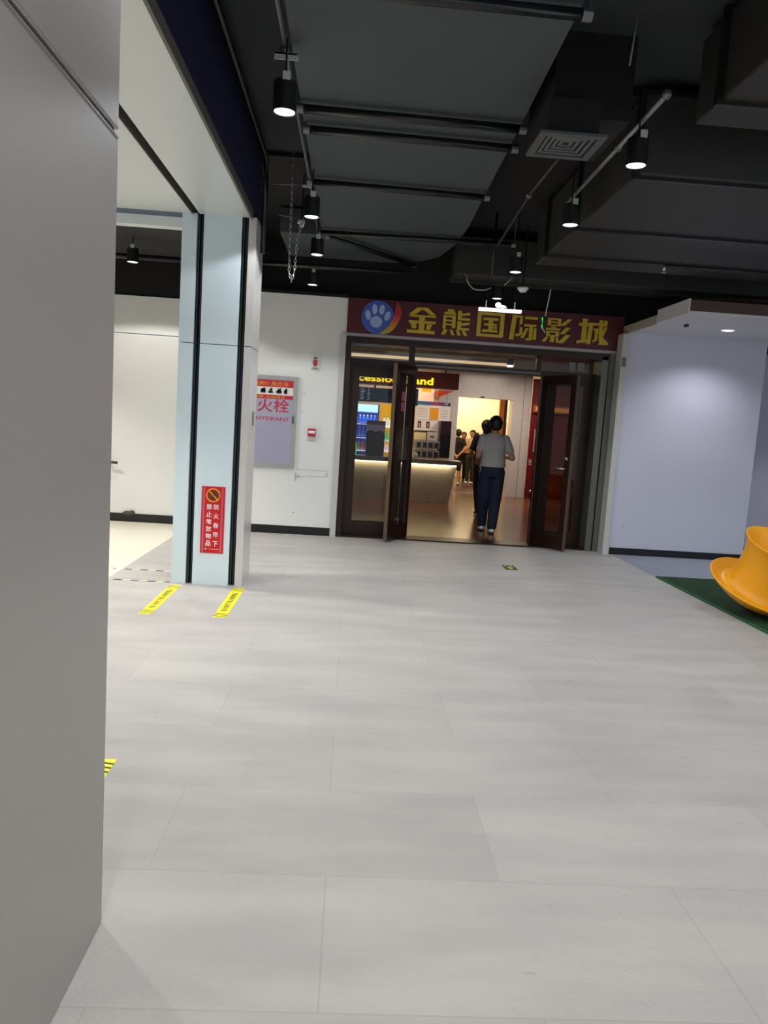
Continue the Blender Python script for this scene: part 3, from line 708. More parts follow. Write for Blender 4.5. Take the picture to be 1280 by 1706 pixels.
obj('instruction_strip', B((HX0 + .05, -.73, yy - .001, yy, 1.68, 1.775)), PAPER, dr)
txt('banner_text', '消火栓的使用方法', M('yellow_print', 'E0A030', .5), dr, (-1.07, yy - .002, 1.813), .56, .05, depth=.001, bold=.01)
txt('banner_text', '火灾报警 火场逃生', M('yellow_print_small', 'E0A030', .5), dr, (-1.07, yy - .002, 1.657), .50, .028, depth=.001, bold=.01)
txt('large_characters', '消火栓', REDT, dr, (-1.06, yy, 1.552), .58, .155, depth=.001, bold=.008)
txt('english_lettering', 'FIRE HYDRANT', REDT, dr, (-1.05, yy, 1.395), .58, .045, depth=.001, bold=.008)
bm = bmesh.new()
for k, (x, w) in enumerate(((-1.3, .05), (-1.21, .05), (-1.09, .06), (-1.0, .055), (-.9, .065), (-.82, .04))):
    bx(bm, x - w / 2, x + w / 2, yy - .003, yy - .001, 1.70, 1.725 + .01 * (k % 3)); bx(bm, x - w / 4, x + w / 3, yy - .003, yy - .001, 1.72, 1.755)
    ell(bm, (x + w / 4, yy - .002, 1.755), (.01, .002, .01), seg=8)
obj('instruction_picture', bm, BLKT, dr)
t = thing('alarm_light', 'white wall alarm with a red shield beacon high above the call point', 'alarm', (-.48, FY, 2.1))
obj('housing', B((-.535, -.43, FY - .035, FY - .001, 2.015, 2.18)), WPLAST, t, bevel=.006)
bm = bmesh.new(); prism(bm, [(-.508, FY - .036, 2.125), (-.457, FY - .036, 2.125), (-.457, FY - .036, 2.075), (-.47, FY - .036, 2.055), (-.483, FY - .036, 2.048), (-.495, FY - .036, 2.055), (-.508, FY - .036, 2.075)], (0, -1, 0), .02); obj('beacon', bm, REDP, t)
obj('speaker_grille', B((-.505, -.46, FY - .037, FY - .034, 2.135, 2.16), (-.52, -.445, FY - .037, FY - .034, 2.022, 2.034)), M('grey_grille', '6A6A66', .5), t)
t = thing('fire_call_point', 'small square red fire call point with white label, left of the entrance trim', 'call point', (-.48, FY, 1.2))
obj('housing', B((-.53, -.435, FY - .04, FY - .001, 1.215, 1.305)), REDP, t, bevel=.004)
obj('label_plate', B((-.52, -.445, FY - .043, FY - .039, 1.25, 1.28)), WHITET, t)
obj('lower_plate', B((-.528, -.437, FY - .025, FY - .001, 1.165, 1.213)), M('grey_lower_plate', 'B9B3AC', .5), t)
t = thing('wall_scar', 'rough grey plaster scar line under the hydrant cabinet corner', 'wall damage', (-.5, FY, .75))
obj('patch', B((-.665, -.645, FY - .003, FY, .66, .76), (-.645, -.60, FY - .003, FY, .70, .73), (-.58, -.55, FY - .003, FY, .71, .722), (-.28, -.265, FY - .003, FY, .735, .78), (-.30, -.28, FY - .003, FY, .735, .745)), PLASTER, t)
obj('crack', B((-.66, -.26, FY - .002, FY, .80, .803), (-.55, -.30, FY - .002, FY, .725, .728)), M('crack_grey', '8F8C88', .9), t)
bm = bmesh.new()
for x, z, r in ((-.60, 1.72, .012), (-.61, 1.50, .01), (-.60, 1.03, .008), (-.66, .27, .014), (-.55, 1.62, .008)): disc(bm, (x, z), r, r * .8, FY - .0005, FY - .002, 0, 8)
obj('scuff', bm, PLASTER, t)
t = thing('wall_stain', 'row of small grey scuffs down the lilac wall edge beside the steel jamb', 'wall damage', (3.2, 9.0, 1))
bm = bmesh.new()
for x, z, r in ((3.25, 1.72, .012), (3.21, 1.62, .015), (3.25, 1.35, .009), (3.22, 1.02, .022), (3.24, .95, .02), (3.21, .72, .012), (3.2, .30, .014), (3.4, .36, .022), (3.22, .55, .01)): disc(bm, (x, z), r, r * .7, 8.9999 if x < 3.235 else 9.0295, 8.998 if x < 3.235 else 9.028, 0, 8)
obj('scuff', bm, PLASTER, t)
obj('sticker', B((3.175, 3.225, 8.994, 9.0, 2.28, 2.39)), M('mauve_sticker', '7A6470', .6), t)
t = thing('dirt_smear', 'dark dusty heap on the skirting beyond the pale blue column', 'dirt', (-2.75, 9.48, .1))
bm = bmesh.new(); ell(bm, (-2.74, 9.475, .105), (.07, .018, .03), seg=14); ell(bm, (-2.69, 9.475, .115), (.035, .015, .03), seg=12); obj('dust', bm, M('dusty_olive', '4A483C', .9), t, smooth=True)

# red notice on the column
t = thing('shutter_notice', 'tall red notice with white characters and no sign, on the pale blue column', 'notice', (-1.1, 6.165, .54))
yc = 6.169
obj('board', B((-1.192, -1.003, yc - .006, yc, .268, .82)), REDPOST, t)
obj('edge_rail', B((-1.18, -1.165, yc - .009, yc - .006, .275, .812)), PINKEDGE, t)
obj('edge_rail', B((-1.030, -1.017, yc - .009, yc - .006, .275, .812)), PINKEDGE, t)
bm = bmesh.new(); cxx, czz, rr = -1.098, .748, .053
tube(bm, [(cxx + rr * math.cos(a), yc - .008, czz + rr * math.sin(a)) for a in [2 * PI * k / 28 for k in range(28)]], .0055, 6, closed=True)
tube(bm, [(cxx - rr * .7, yc - .008, czz + rr * .7), (cxx + rr * .7, yc - .008, czz - rr * .7)], .0045, 6)
obj('no_symbol', bm, ORANGEP, t)
bm = bmesh.new(); disc(bm, (cxx, czz), .044, .044, yc - .0062, yc - .0072, 0, 24); obj('symbol_ground', bm, M('olive_red', '6E2A10', .5), t)
obj('symbol_flames', B((cxx - .022, cxx + .012, yc - .0085, yc - .007, czz - .025, czz - .022), (cxx + .005, cxx + .025, yc - .0085, yc - .007, czz + .0, czz + .02)), M('dark_symbol', '40301A', .5), t)
for ch, x, z in [(c_, -1.128, .652 - i * .0605) for i, c_ in enumerate('禁止堆放物品')] + [(c_, -1.070, .652 - i * .076) for i, c_ in enumerate('防火卷帘下')]:
    txt('character', ch, WHITET, t, (x, yc - .006, z), None, .044, depth=.002, bold=.006)
bm = bmesh.new(); prism(bm, [(-1.158, yc - .006, .297), (-1.135, yc - .006, .297), (-1.1465, yc - .006, .313)], (0, -1, 0), .002); bx(bm, -1.12, -1.03, yc - .008, yc - .006, .300, .303); obj('footer_mark', bm, M('pale_pink_print', 'EBB0A8', .5), t)

# ================================================================ FLOOR MARKINGS
def tape(label, x0, x1, y0, y1):
    d = thing('warning_tape', label, 'floor tape', ((x0 + x1) / 2, (y0 + y1) / 2, 0), group='yellow warning tapes under the shutter')
    obj('strip', B((x0, x1, y0, y1, .0, .0016)), YELT, d)
    bm = bmesh.new()
    for e in (y0 + .02, y1 - .115):
        for k in range(3):
            yb = e + k * .035
            prism(bm, [(x0, yb + .012, .0016), (x1, yb - .006, .0016), (x1, yb + .006, .0016), (x0, yb + .024, .0016)], (0, 0, 1), .0006)
    obj('hazard_bars', bm, BLKT, d)
    txt('tape_text', '防火卷帘下禁止堆放物品', BLKT, d, ((x0 + x1) / 2, (y0 + y1) / 2, .0016), (y1 - y0) * .62, .045, axes=FLOORY, depth=.0006, bold=.01)
tape('yellow warning tape on the floor in front of the outer shutter track', -1.407, -1.318, 5.16, 6.09)
tape('yellow warning tape on the floor before the inner shutter track', -.895, -.803, 5.165, 6.09)
tape('yellow warning tape end peeping out behind the big warm grey column', -.957, -.868, 2.0, 2.935)
HAZ = stripe_mat('black_white_hazard', '2A2C2C', 'E4E8DC', 2.6, .5)
tag(obj('hazard_line', B((-2.03, -1.43, 6.60, 6.622, .001, .0025)), HAZ), 'dashed hazard line at the cream floor edge, the further one', 'floor tape')
tag(obj('hazard_line', B((-2.6, -1.43, 6.17, 6.192, .001, .0025)), stripe_mat('black_lime_hazard', '2A2C2C', 'DCE8B0', 2.6, .5)), 'dashed hazard line level with the column front', 'floor tape')
tag(obj('hazard_line', B((-1.25, -.25, 9.12, 9.15, .0, .0015)), stripe_mat('pale_dash', 'A8A6A0', 'D4D0B4', 2.2, .4)), 'worn dashed tape along the foot of the white wall', 'floor tape')
t = thing('floor_exit_sticker', 'small dark green exit sticker with lime arrow on the floor before the entrance', 'sticker', (1.745, 7.72, 0))
obj('sheet', B((1.68, 1.81, 7.59, 7.85, 0, .0016)), STICKG, t)
bm = bmesh.new(); prism(bm, [(1.70, 7.72, .0016), (1.745, 7.63, .0016), (1.79, 7.72, .0016), (1.76, 7.72, .0016), (1.76, 7.76, .0016), (1.73, 7.76, .0016), (1.73, 7.72, .0016)], (0, 0, 1), .0006)
bx(bm, 1.70, 1.73, 7.79, 7.83, .0016, .0022); bx(bm, 1.76, 1.79, 7.79, 7.83, .0016, .0022); obj('arrow', bm, STICKL, t)

# ================================================================ RUG AND CHAIR
t = thing('turf_rug', 'dark green artificial turf rug under the yellow chair', 'rug', (4.6, 6.0, 0))
obj('pile', B((3.30, 6.4, 4.2, 7.60, .001, .018)), GREEN_RUG, t)
obj('edge', B((3.275, 3.31, 4.2, 7.62, .001, .016)), RUGEDGE, t)

t = thing('spinning_chair', 'glossy yellow top shaped spinning chair tilted on the green rug', 'chair', (3.542, 6.11, .248))
AX = Vector((math.cos(-1.167), math.sin(-1.167), 0))
rotm = Matrix.Rotation(.409, 4, Vector((0, 0, 1)).cross(AX))
prof = [(0, -.205), (.05, -.204), (.12, -.185), (.22, -.14), (.32, -.085), (.40, -.03), (.428, -.008), (.436, .004), (.430, .012), (.415, .008), (.37, -.022), (.325, -.03), (.29, -.012), (.268, .04), (.256, .11), (.252, .19), (.257, .27), (.272, .34), (.295, .39), (.308, .408), (.308, .418), (.296, .418), (.262, .37), (.215, .28), (.17, .18), (.11, .10), (0, .06)]
bm = bmesh.new(); lathe(bm, prof, 96, rotm, cap=False)
obj('shell', bm, CHAIRY, t, smooth=True, world=False)
bm = bmesh.new(); lathe(bm, [(0, -.214), (.06, -.212), (.13, -.192), (.17, -.168), (.165, -.16), (0, -.2)], 40, rotm, cap=False)
obj('rubber_foot', bm, CHAIRB, t, smooth=True, world=False)

# ================================================================ CINEMA LOBBY
struct('wall_lobby_left', B((-1.6, -1.5, 9.5, 16.5, 0, 2.9)), LOBWALL)
struct('wall_lobby_right', B((6.0, 6.1, 9.5, 16.5, 0, 2.9)), LOBWALL)
struct('wall_lobby_back', B((-1.6, 1.30, 15.75, 15.9, 0, 2.9), (1.30, 1.78, 15.75, 15.9, 0, 2.9)), LOBWARM, 'cream wall behind the concession counter', 'wall')
struct('wall_lobby_front', B((3.17, 4.85, 9.4, 9.5, 0, 2.7), (-1.6, -.13, 9.4, 9.5, 0, 2.7)), LOBWALL)
struct('ceiling_lobby', B((-1.6, 6.0, 9.5, 16.5, 2.72, 2.8)), LOBCEIL, 'dark brown ceiling of the cinema lobby', 'ceiling')
t = thing('cove_light', 'long warm lit strip across the lobby ceiling seen through the transom', 'light', (1.4, 13.9, 2.66))
obj('diffuser', B((-1.4, 2.9, 13.88, 13.92, 2.615, 2.665)), COVE, t)
obj('housing', B((-1.4, 2.9, 13.92, 14.0, 2.55, 2.72)), LOBCEIL, t)
light('lobby_fill_light', 'AREA', (4.8, 14.8, 2.66), 14, (1, .78, .62), 1.0, sy=.6)  # unseen fill added to light the red theatre doors
light('lobby_fill_light', 'AREA', (1.2, 12.2, 2.68), 17, (1, .80, .58), 1.6, sy=1.0)  # this and the next are unseen fill for the lobby interior
light('lobby_fill_light', 'AREA', (.7, 14.9, 2.66), 26, (1, .82, .62), 1.6, sy=.5)
light('lobby_fill_light', 'AREA', (3.0, 15.0, 2.66), 42, (1, .86, .74), 1.0, sy=.6)  # unseen fill, raised to brighten the marble portal
t = thing('lobby_downlight', 'small round lobby downlight seen through the transom glass', 'downlight', (2.79, 13.7, 2.59))
bm = bmesh.new(); lathe(bm, [(0, 0), (.055, 0), (.055, .03), (0, .03)], 20, cap=False); obj('lens', bm, LENSB, t, world=False)
bm = bmesh.new(); lathe(bm, [(0, .03), (.06, .03), (.06, .13), (0, .13)], 20, cap=False); obj('housing', bm, BLKM, t, world=False)

# concession header
t = thing('concession_sign', 'maroon concession stand header with lit yellow letters inside the lobby', 'sign', (.9, 14.2, 2.14))
obj('header_board', B((-1.4, 1.955, 14.2, 14.6, 2.15, 2.44)), HEADR, t)
for x in (-.8, .5, 1.7): obj('hanger', B((x, x + .03, 14.35, 14.38, 2.44, 2.72)), BLKM, t)
txt('lettering', 'Concession Stand', YLET, t, (.54, 14.2, 2.265), 1.86, .135, depth=.02, bold=.02)
# counter
t = thing('concession_counter', 'grey stone concession counter with glowing edge strip in the lobby', 'counter', (.5, 14.3, 0))
bm = bmesh.new(); prism(bm, [(-1.4, 14.06, .005), (1.90, 14.06, .005), (2.00, 13.98, .71), (-1.4, 13.98, .71)], (0, 1, 0), .5); obj('front', bm, COUNTERM, t)
obj('worktop', B((-1.4, 2.08, 13.9, 14.55, .735, .815)), M('taupe_worktop', '6E645E', .35), t)
obj('light_strip', B((-1.4, 1.99, 13.95, 13.975, .712, .733)), LEDW, t)
light('strip_lamp', 'AREA', (.3, 13.93, .705), 5.0, (1, .85, .55), 3.2, sy=.02, rot=(math.radians(28), 0, 0))

# menu screens
def screen(label, x0, x1, z0, z1, y, rows, cols):
    d = thing('menu_screen', label, 'screen', ((x0 + x1) / 2, y, z0), group='menu screens above the counter')
    obj('display', B((x0, x1, y, y + .03, z0, z1)), SCREEN, d)
    obj('bracket', B(((x0 + x1) / 2 - .02, (x0 + x1) / 2 + .02, y + .03, y + .05, z0 + .05, 2.72)), BLKM, d)
    bm = bmesh.new()
    for r in range(rows):
        for (a, b_) in cols:
            w = random.uniform(.55, 1) * (b_ - a); zz = z1 - .03 - r * (z1 - z0 - .05) / rows
            bx(bm, a, a + w, y - .002, y, zz - .007, zz)
    obj('menu_text', bm, SCRT, d)
screen('dark menu screen with two columns of text over the drinks fridge', .02, .80, 1.84, 2.12, 15.0, 8, ((.13, .24), (.27, .33)))
screen('narrow dark menu screen seen beside the open door leaf', 1.05, 1.275, 1.82, 2.15, 15.0, 8, ((1.17, 1.24),))
# fridge
t = thing('drinks_fridge', 'glowing blue drinks fridge with lit header behind the counter', 'fridge', (.27, 15.3, 0))
obj('cabinet', B((-.1, .02, 15.2, 15.7, .02, 1.80), (.50, .53, 15.2, 15.7, .02, 1.80), (-.1, .53, 15.65, 15.7, .02, 1.8)), FRIDGEB, t)
obj('lit_header', B((-.02, .50, 15.18, 15.24, 1.64, 1.79)), FRIDGEL, t)
obj('back_panel', B((.02, .50, 15.6, 15.62, .2, 1.6)), M('fridge_back', '12245A', .4, emit='2450C0', es=.12), t)
for z in (1.40, 1.12, .86): obj('shelf', B((.02, .50, 15.22, 15.6, z - .012, z)), SHELFW, t)
light('fridge_lamp', 'AREA', (.27, 15.3, 1.6), 3, (.75, .88, 1), .4)
def bottle_proto(name, mat, capm, h=.2, r=.028):
    b_ = thing(name, '', 'bottle', (0, 0, 0))
    bm = bmesh.new(); lathe(bm, [(0, 0), (r, 0), (r, h * .6), (r * .4, h * .82), (r * .4, h * .92), (0, h * .92)], 12, cap=False); obj('bottle_body', bm, mat, b_, smooth=True, world=False)
    bm = bmesh.new(); lathe(bm, [(0, h * .92), (r * .45, h * .92), (r * .45, h), (0, h)], 10, cap=False); obj('cap', bm, capm, b_, world=False)
    return b_
def row(proto, first, spots, label, group):
    for i, (x, y, z) in enumerate(spots):
        o = proto if (i == 0 and first) else copy_tree(proto)
        o.location = (x, y, z); o['label'] = label; o['group'] = group
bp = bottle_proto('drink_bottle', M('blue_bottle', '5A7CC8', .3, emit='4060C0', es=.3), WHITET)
row(bp, True, [(.08 + .075 * k, 15.3, 1.14) for k in range(6)], 'blue soft drink bottle on the middle fridge shelf', 'blue bottles in the fridge')
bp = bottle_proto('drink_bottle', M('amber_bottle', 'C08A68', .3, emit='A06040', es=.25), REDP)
row(bp, True, [(.08 + .075 * k, 15.3, .875) for k in range(6)], 'amber drink bottle on the lowest visible fridge shelf', 'amber bottles in the fridge')
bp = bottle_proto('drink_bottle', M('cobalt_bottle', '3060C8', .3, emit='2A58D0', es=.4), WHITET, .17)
row(bp, True, [(.08 + .075 * k, 15.3, 1.41) for k in range(6)], 'cobalt drink bottle on the top fridge shelf', 'cobalt bottles in the fridge')
# yellow shelf unit with milk bottles
t = thing('bottle_rack', 'yellow backed lit rack of white and green bottles beside the fridge', 'rack', (.72, 15.3, 0))
obj('back_panel', B((.545, .90, 15.5, 15.55, .75, 1.83)), YELLWALL, t)
for z in (1.36, 1.09, .87): obj('shelf', B((.60, .90, 15.2, 15.5, z - .012, z)), SHELFW, t)
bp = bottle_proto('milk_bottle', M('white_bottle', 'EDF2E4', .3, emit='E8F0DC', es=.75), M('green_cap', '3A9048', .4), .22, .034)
row(bp, True, [(.64 + .075 * k, 15.25, 1.36) for k in range(3)], 'white milk bottle on the top shelf of the yellow rack', 'white bottles on the yellow rack')
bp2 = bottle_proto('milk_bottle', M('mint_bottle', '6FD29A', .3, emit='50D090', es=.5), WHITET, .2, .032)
row(bp2, True, [(.64 + .075 * k, 15.25, 1.09) for k in range(3)], 'mint green bottle on the middle shelf of the yellow rack', 'green bottles on the yellow rack')
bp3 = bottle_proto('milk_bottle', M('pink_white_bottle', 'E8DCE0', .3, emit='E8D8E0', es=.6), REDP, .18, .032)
row(bp3, True, [(.64 + .075 * k, 15.25, .87) for k in range(3)], 'pinkish white bottle on the bottom shelf of the yellow rack', 'pinkish bottles on the yellow rack')
# items on the counter
t = thing('display_bin', 'dark navy bin with two rounded humps standing on the counter', 'container', (.45, 14.2, .815))
bm = bmesh.new()
pts = [(.285, 14.15, .816), (.615, 14.15, .816), (.625, 14.15, 1.2)] + [(.53 + .09 * math.cos(a), 14.15, 1.22 + .07 * math.sin(a)) for a in [PI * k / 10 for k in range(1, 10)]] + [(.36 + .09 * math.cos(a), 14.15, 1.22 + .07 * math.sin(a)) for a in [PI * k / 10 for k in range(1, 10)]] + [(.275, 14.15, 1.2)]
prism(bm, pts, (0, 1, 0), .22); obj('bin_body', bm, NIGHT, t)
obj('front_print', B((.34, .55, 14.145, 14.149, 1.0, 1.08)), M('dull_print', '2E3440', .5), t)
t = thing('paper_carton', 'brown topped printed carton standing behind the navy bin', 'carton', (.45, 14.45, .815))
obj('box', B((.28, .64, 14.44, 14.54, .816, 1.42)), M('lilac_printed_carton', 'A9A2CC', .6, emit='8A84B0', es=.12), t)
obj('flap', B((.28, .64, 14.43, 14.55, 1.40, 1.475)), M('brown_carton', '7A5A4E', .7), t)
t = thing('green_bottle', 'small glowing green bottle at the frame end of the counter', 'bottle', (.08, 14.2, .815))
bm = bmesh.new(); lathe(bm, [(0, 0), (.03, 0), (.03, .2), (.012, .26), (.012, .3), (0, .3)], 14, cap=False); obj('bottle_body', bm, M('glowing_green', '20D060', .3, emit='18D860', es=.8), t, smooth=True, world=False)
row(bottle_proto('counter_jar', M('cream_jar', 'D8CDBB', .4), DARKCAB, .13, .035), True, [(1.16, 14.3, .815), (1.25, 14.35, .815)], 'cream jar on the counter beside the open door leaf', 'cream jars on the counter')

# notice wall to the right of the leaf
YB = 15.70
t = thing('wall_menu_board', 'bright cream menu board with yellow patch under the maroon header', 'board', (1.5, YB, 2.0))
obj('panel', B((1.30, 1.66, YB, YB + .03, 1.93, 2.26)), M('lit_cream_board', 'F0D2B0', .5, emit='F0C8A0', es=.45), t)
obj('yellow_patch', B((1.40, 1.60, YB - .004, YB, 2.14, 2.22)), YELLWALL, t)
t = thing('awning', 'small orange red slanted awning beside the cream menu board', 'awning', (1.85, 15.4, 2.0))
bm = bmesh.new(); prism(bm, [(1.70, 15.3, 2.02), (1.70, 15.3, 2.17), (2.02, 15.3, 2.17)], (0, 1, 0), .45); obj('canopy', bm, AWN, t)
t = thing('notice_board', 'white notice board with rainbow header bar behind the counter', 'board', (1.6, YB, 1.5))
obj('board', B((1.25, 2.02, YB, YB + .02, 1.56, 1.95)), PAPER, t)
obj('header_bar', B((1.25, 2.02, YB - .006, YB, 1.875, 1.945)), ramp_mat('rainbow_bar', [(0, '2A9A8A'), (.4, '3A6AB0'), (.6, 'A0486A'), (1, '3A3A7A')], 0, -.35, .4), t)
obj('orange_sheet', B((1.60, 1.78, YB - .005, YB, 1.58, 1.82)), ORANGEP, t)
txt('header_text', '公告', WHITET, t, (1.93, YB - .008, 1.915), None, .04, depth=.001, bold=.01)
bm = bmesh.new()
for k in range(5): bx(bm, 1.82, 1.98, YB - .002, YB, 1.62 + .04 * k, 1.626 + .04 * k); bx(bm, 1.32, 1.55, YB - .002, YB, 1.63 + .04 * k, 1.634 + .04 * k)
obj('print_lines', bm, M('grey_print', '8A8486', .6), t)
obj('yellow_edge', B((1.245, 1.29, YB - .004, YB, 1.1, 1.87)), YELLWALL, t)
t = thing('photo_sheet', 'white sheet with two small portrait photos below the notice board', 'notice', (1.55, YB, 1.4))
obj('sheet', B((1.295, 1.80, YB, YB + .01, 1.34, 1.555)), PAPER, t)
for x in (1.40, 1.575):
    obj('portrait_photo', B((x - .035, x + .035, YB - .004, YB, 1.40, 1.53)), M('photo_dark_red', '4A1414', .5), t)
    bm = bmesh.new(); disc(bm, (x, 1.475), .016, .02, YB - .004, YB - .006, 0, 12); disc(bm, (x, 1.435), .022, .016, YB - .004, YB - .006, 0, 12); obj('portrait_face', bm, M('photo_pale', 'D8A090', .5), t)
t = thing('framed_certificate', 'cream certificate in a thin brown frame over the machines', 'certificate', (1.40, YB, 1.2))
obj('frame', B((1.29, 1.57, YB - .012, YB + .01, 1.13, 1.31)), LOBWALL, t); obj('paper', B((1.302, 1.558, YB - .014, YB - .011, 1.142, 1.298)), PAPER2, t)
t = thing('paper_sheet', 'white paper sheet with grey sketch beside the certificate', 'notice', (1.68, YB, 1.2))
obj('sheet', B((1.58, 1.80, YB, YB + .01, 1.14, 1.32)), PAPER, t); obj('sketch', B((1.64, 1.72, YB - .003, YB, 1.2, 1.24)), M('sketch_grey', '6A6468', .6), t)
for zz, nm, lb in ((.985, 'upper', 'steel machine with dark dispensers, the upper of two on the back counter'), (.80, 'lower', 'steel machine with dark dispensers, the lower of two on the back counter')):
    t = thing('dispenser_machine', lb, 'machine', (1.55, 15.3, zz), group=None)
    obj('casing', B((1.30, 1.80, 15.2, 15.6, zz, zz + .15)), STEEL, t, bevel=.01)
    for k in range(4): obj('dispenser', B((1.33 + .12 * k, 1.41 + .12 * k, 15.17, 15.2, zz + .02, zz + .12)), M('dark_dispenser', '3A2A26', .3), t)
struct('trim_5', B((1.25, 2.04, 15.2, 15.72, 0, .80)), LOBWARM, 'cream back counter block behind the counter', 'counter')
t = thing('tall_cabinet', 'tall dark plum cabinet at the marble pillar behind the counter', 'cabinet', (1.93, 15.3, 0))
obj('carcass', B((1.80, 2.02, 15.3, 15.7, .802, 1.56)), DARKCAB, t); obj('door_panel', B((1.81, 2.01, 15.29, 15.3, .85, 1.3)), M('darker_cabinet_door', '180E16', .3), t)

# marble portal
YP = 16.4
t = thing('marble_portal', 'white marble portal framing the warm corridor with the group of people', 'portal', (2.9, YP, 0))
obj('pillar', B((1.80, 2.28, YP, YP + .35, 0, 2.72)), MARBLE, t)
obj('pillar_groove', B((2.02, 2.03, YP - .004, YP, 0, 2.72)), M('groove_grey', '8A8482', .5), t)
obj('pillar', B((3.47, 3.87, YP, YP + .35, 0, 2.72)), MARBLE, t)
obj('pillar_groove', B((3.70, 3.71, YP - .004, YP, 0, 2.72)), M('groove_grey_two', '8A8482', .5), t)
obj('lintel', B((2.28, 3.47, YP, YP + .35, 2.12, 2.72)), MARBLE, t)
obj('lintel_sensor', B((2.76, 2.84, YP - .03, YP, 2.125, 2.15)), BLKM, t)
# corridor
struct('floor_corridor', B((1.8, 6.5, 16.5, 23, -.05, .001)), HALLFL, 'reddish brown floor of the corridor', 'floor')
struct('wall_corridor_back', B((1.8, 6.5, 22.6, 22.7, 0, 3.0)), HALLWALL, 'warm cream lit wall at the end of the corridor', 'wall')
struct('wall_corridor_left', B((1.75, 1.85, 16.75, 22.6, 0, 3.0)), HALLWALL)
struct('wall_corridor_right', B((4.55, 4.65, 16.75, 22.6, 0, 3.0)), HALLWALL)
struct('ceiling_corridor', B((1.75, 6.5, 16.75, 22.7, 2.9, 3.0)), HALLWALL)
t = thing('timber_post', 'orange brown timber door post in the warm corridor', 'post', (3.98, 19.9, 0))
obj('post', B((3.88, 4.0, 19.9, 20.0, 0, 2.9)), WOODO, t); obj('dark_edge', B((4.0, 4.08, 19.9, 20.0, 0, 2.9)), DARKCAB, t)
t = thing('dark_cabinet', 'dark cupboard standing in the warm corridor behind the walking pair', 'cabinet', (3.8, 20.4, 0))
obj('carcass', B((3.66, 4.15, 20.2, 20.6, 0, 1.68)), DARKCAB, t); obj('door_seam', B((3.90, 3.905, 20.19, 20.2, .05, 1.62)), BLKM, t)
light('corridor_fill_light', 'AREA', (3.2, 21.6, 2.85), 75, (1, .84, .56), 1.6, sy=.8)
light('corridor_fill_light', 'AREA', (3.0, 18.0, 2.85), 40, (1, .80, .52), 1.0, sy=.6)  # unseen frontal fill added to brighten the group

# red theatre doors at the side
t = thing('theatre_door', 'dark red padded theatre door with a pale bar handle behind the open leaf', 'door', (4.6, 16.3, 0))
obj('panel', B((3.88, 4.75, 16.32, 16.38, 0, 2.6)), REDDOOR, t)
bm = bmesh.new(); tube(bm, [(3.98, 16.26, 1.02), (3.98, 16.26, 1.52)], .016, 10); tube(bm, [(3.98, 16.26, 1.05), (3.98, 16.32, 1.05)], .01, 8); tube(bm, [(3.98, 16.26, 1.49), (3.98, 16.32, 1.49)], .01, 8); obj('bar_handle', bm, M('pale_handle', 'C9A8A8', .3, metal=.5), t)
txt('lettering', '安全', WHITET, t, (3.94, 16.318, .80), .06, .14, depth=.002)
bm = bmesh.new(); ell(bm, (4.0, 16.25, .16), (.05, .04, .05), seg=12); obj('door_stop', bm, CHROME, t, smooth=True)
t = thing('theatre_door', 'dark red padded theatre door beside the steel jamb view', 'door', (5.4, 16.3, 0))
obj('panel', B((4.78, 5.95, 16.32, 16.38, 0, 2.6)), REDDOOR, t)
bm = bmesh.new(); tube(bm, [(4.9, 16.26, .95), (4.9, 16.26, 1.55)], .018, 10); obj('bar_handle', bm, CHROME, t)
t = thing('lit_ledge', 'glowing warm orange ledge light by the red theatre doors', 'light', (4.4, 16.3, 1.9))
obj('housing', B((3.90, 4.95, 16.24, 16.319, 1.88, 2.04)), WOODO, t)
obj('diffuser', B((3.94, 4.90, 16.22, 16.24, 1.91, 2.00)), M('lit_orange', 'C08050', .5, emit='C07840', es=.45), t)
t = thing('red_poster', 'red and white poster strip behind the closed leaf near the steel jamb', 'poster', (3.35, 10.6, 1.2))
obj('stand_leg', B((3.20, 3.22, 10.605, 10.62, .003, .75)), BLKM, t)
obj('sheet', B((3.13, 3.29, 10.6, 10.61, .75, 2.05)), M('dark_red_sheet', '7A1420', .5), t)
obj('white_block', B((3.15, 3.27, 10.59, 10.6, 1.25, 1.42), (3.15, 3.27, 10.59, 10.6, 1.05, 1.2)), M('greyish_block', '8E8082', .6), t)
txt('lettering', '影讯', M('pinkish_print', 'C08A90', .5), t, (3.21, 10.6, 1.55), .1, .12, depth=.002)
t = thing('pale_strip', 'tall pale strip behind the closed leaf', 'post', (3.37, 10.6, 0))
obj('strip', B((3.31, 3.38, 10.58, 10.62, .003, 2.07)), M('pale_green_grey', 'A8B4AE', .3, metal=.4), t)  # pale green grey upright strip behind the glass
light('lobby_fill_light', 'POINT', (3.6, 10.9, 2.4), 2.5, (1, .9, .8), .1)  # unseen point fill near the poster, no fixture
for x0, x1, lab in ((2.66, 2.74, 'small white notice on the transom glass near the steel jamb, inner one'), (2.77, 2.86, 'small white notice on the transom glass near the steel jamb, outer one')):
    tag(obj('transom_notice', B((x0, x1, YF - .004, YF + .008, 2.225, 2.33)), M('grey_paper', '8C8A84', .6)), lab, 'notice')

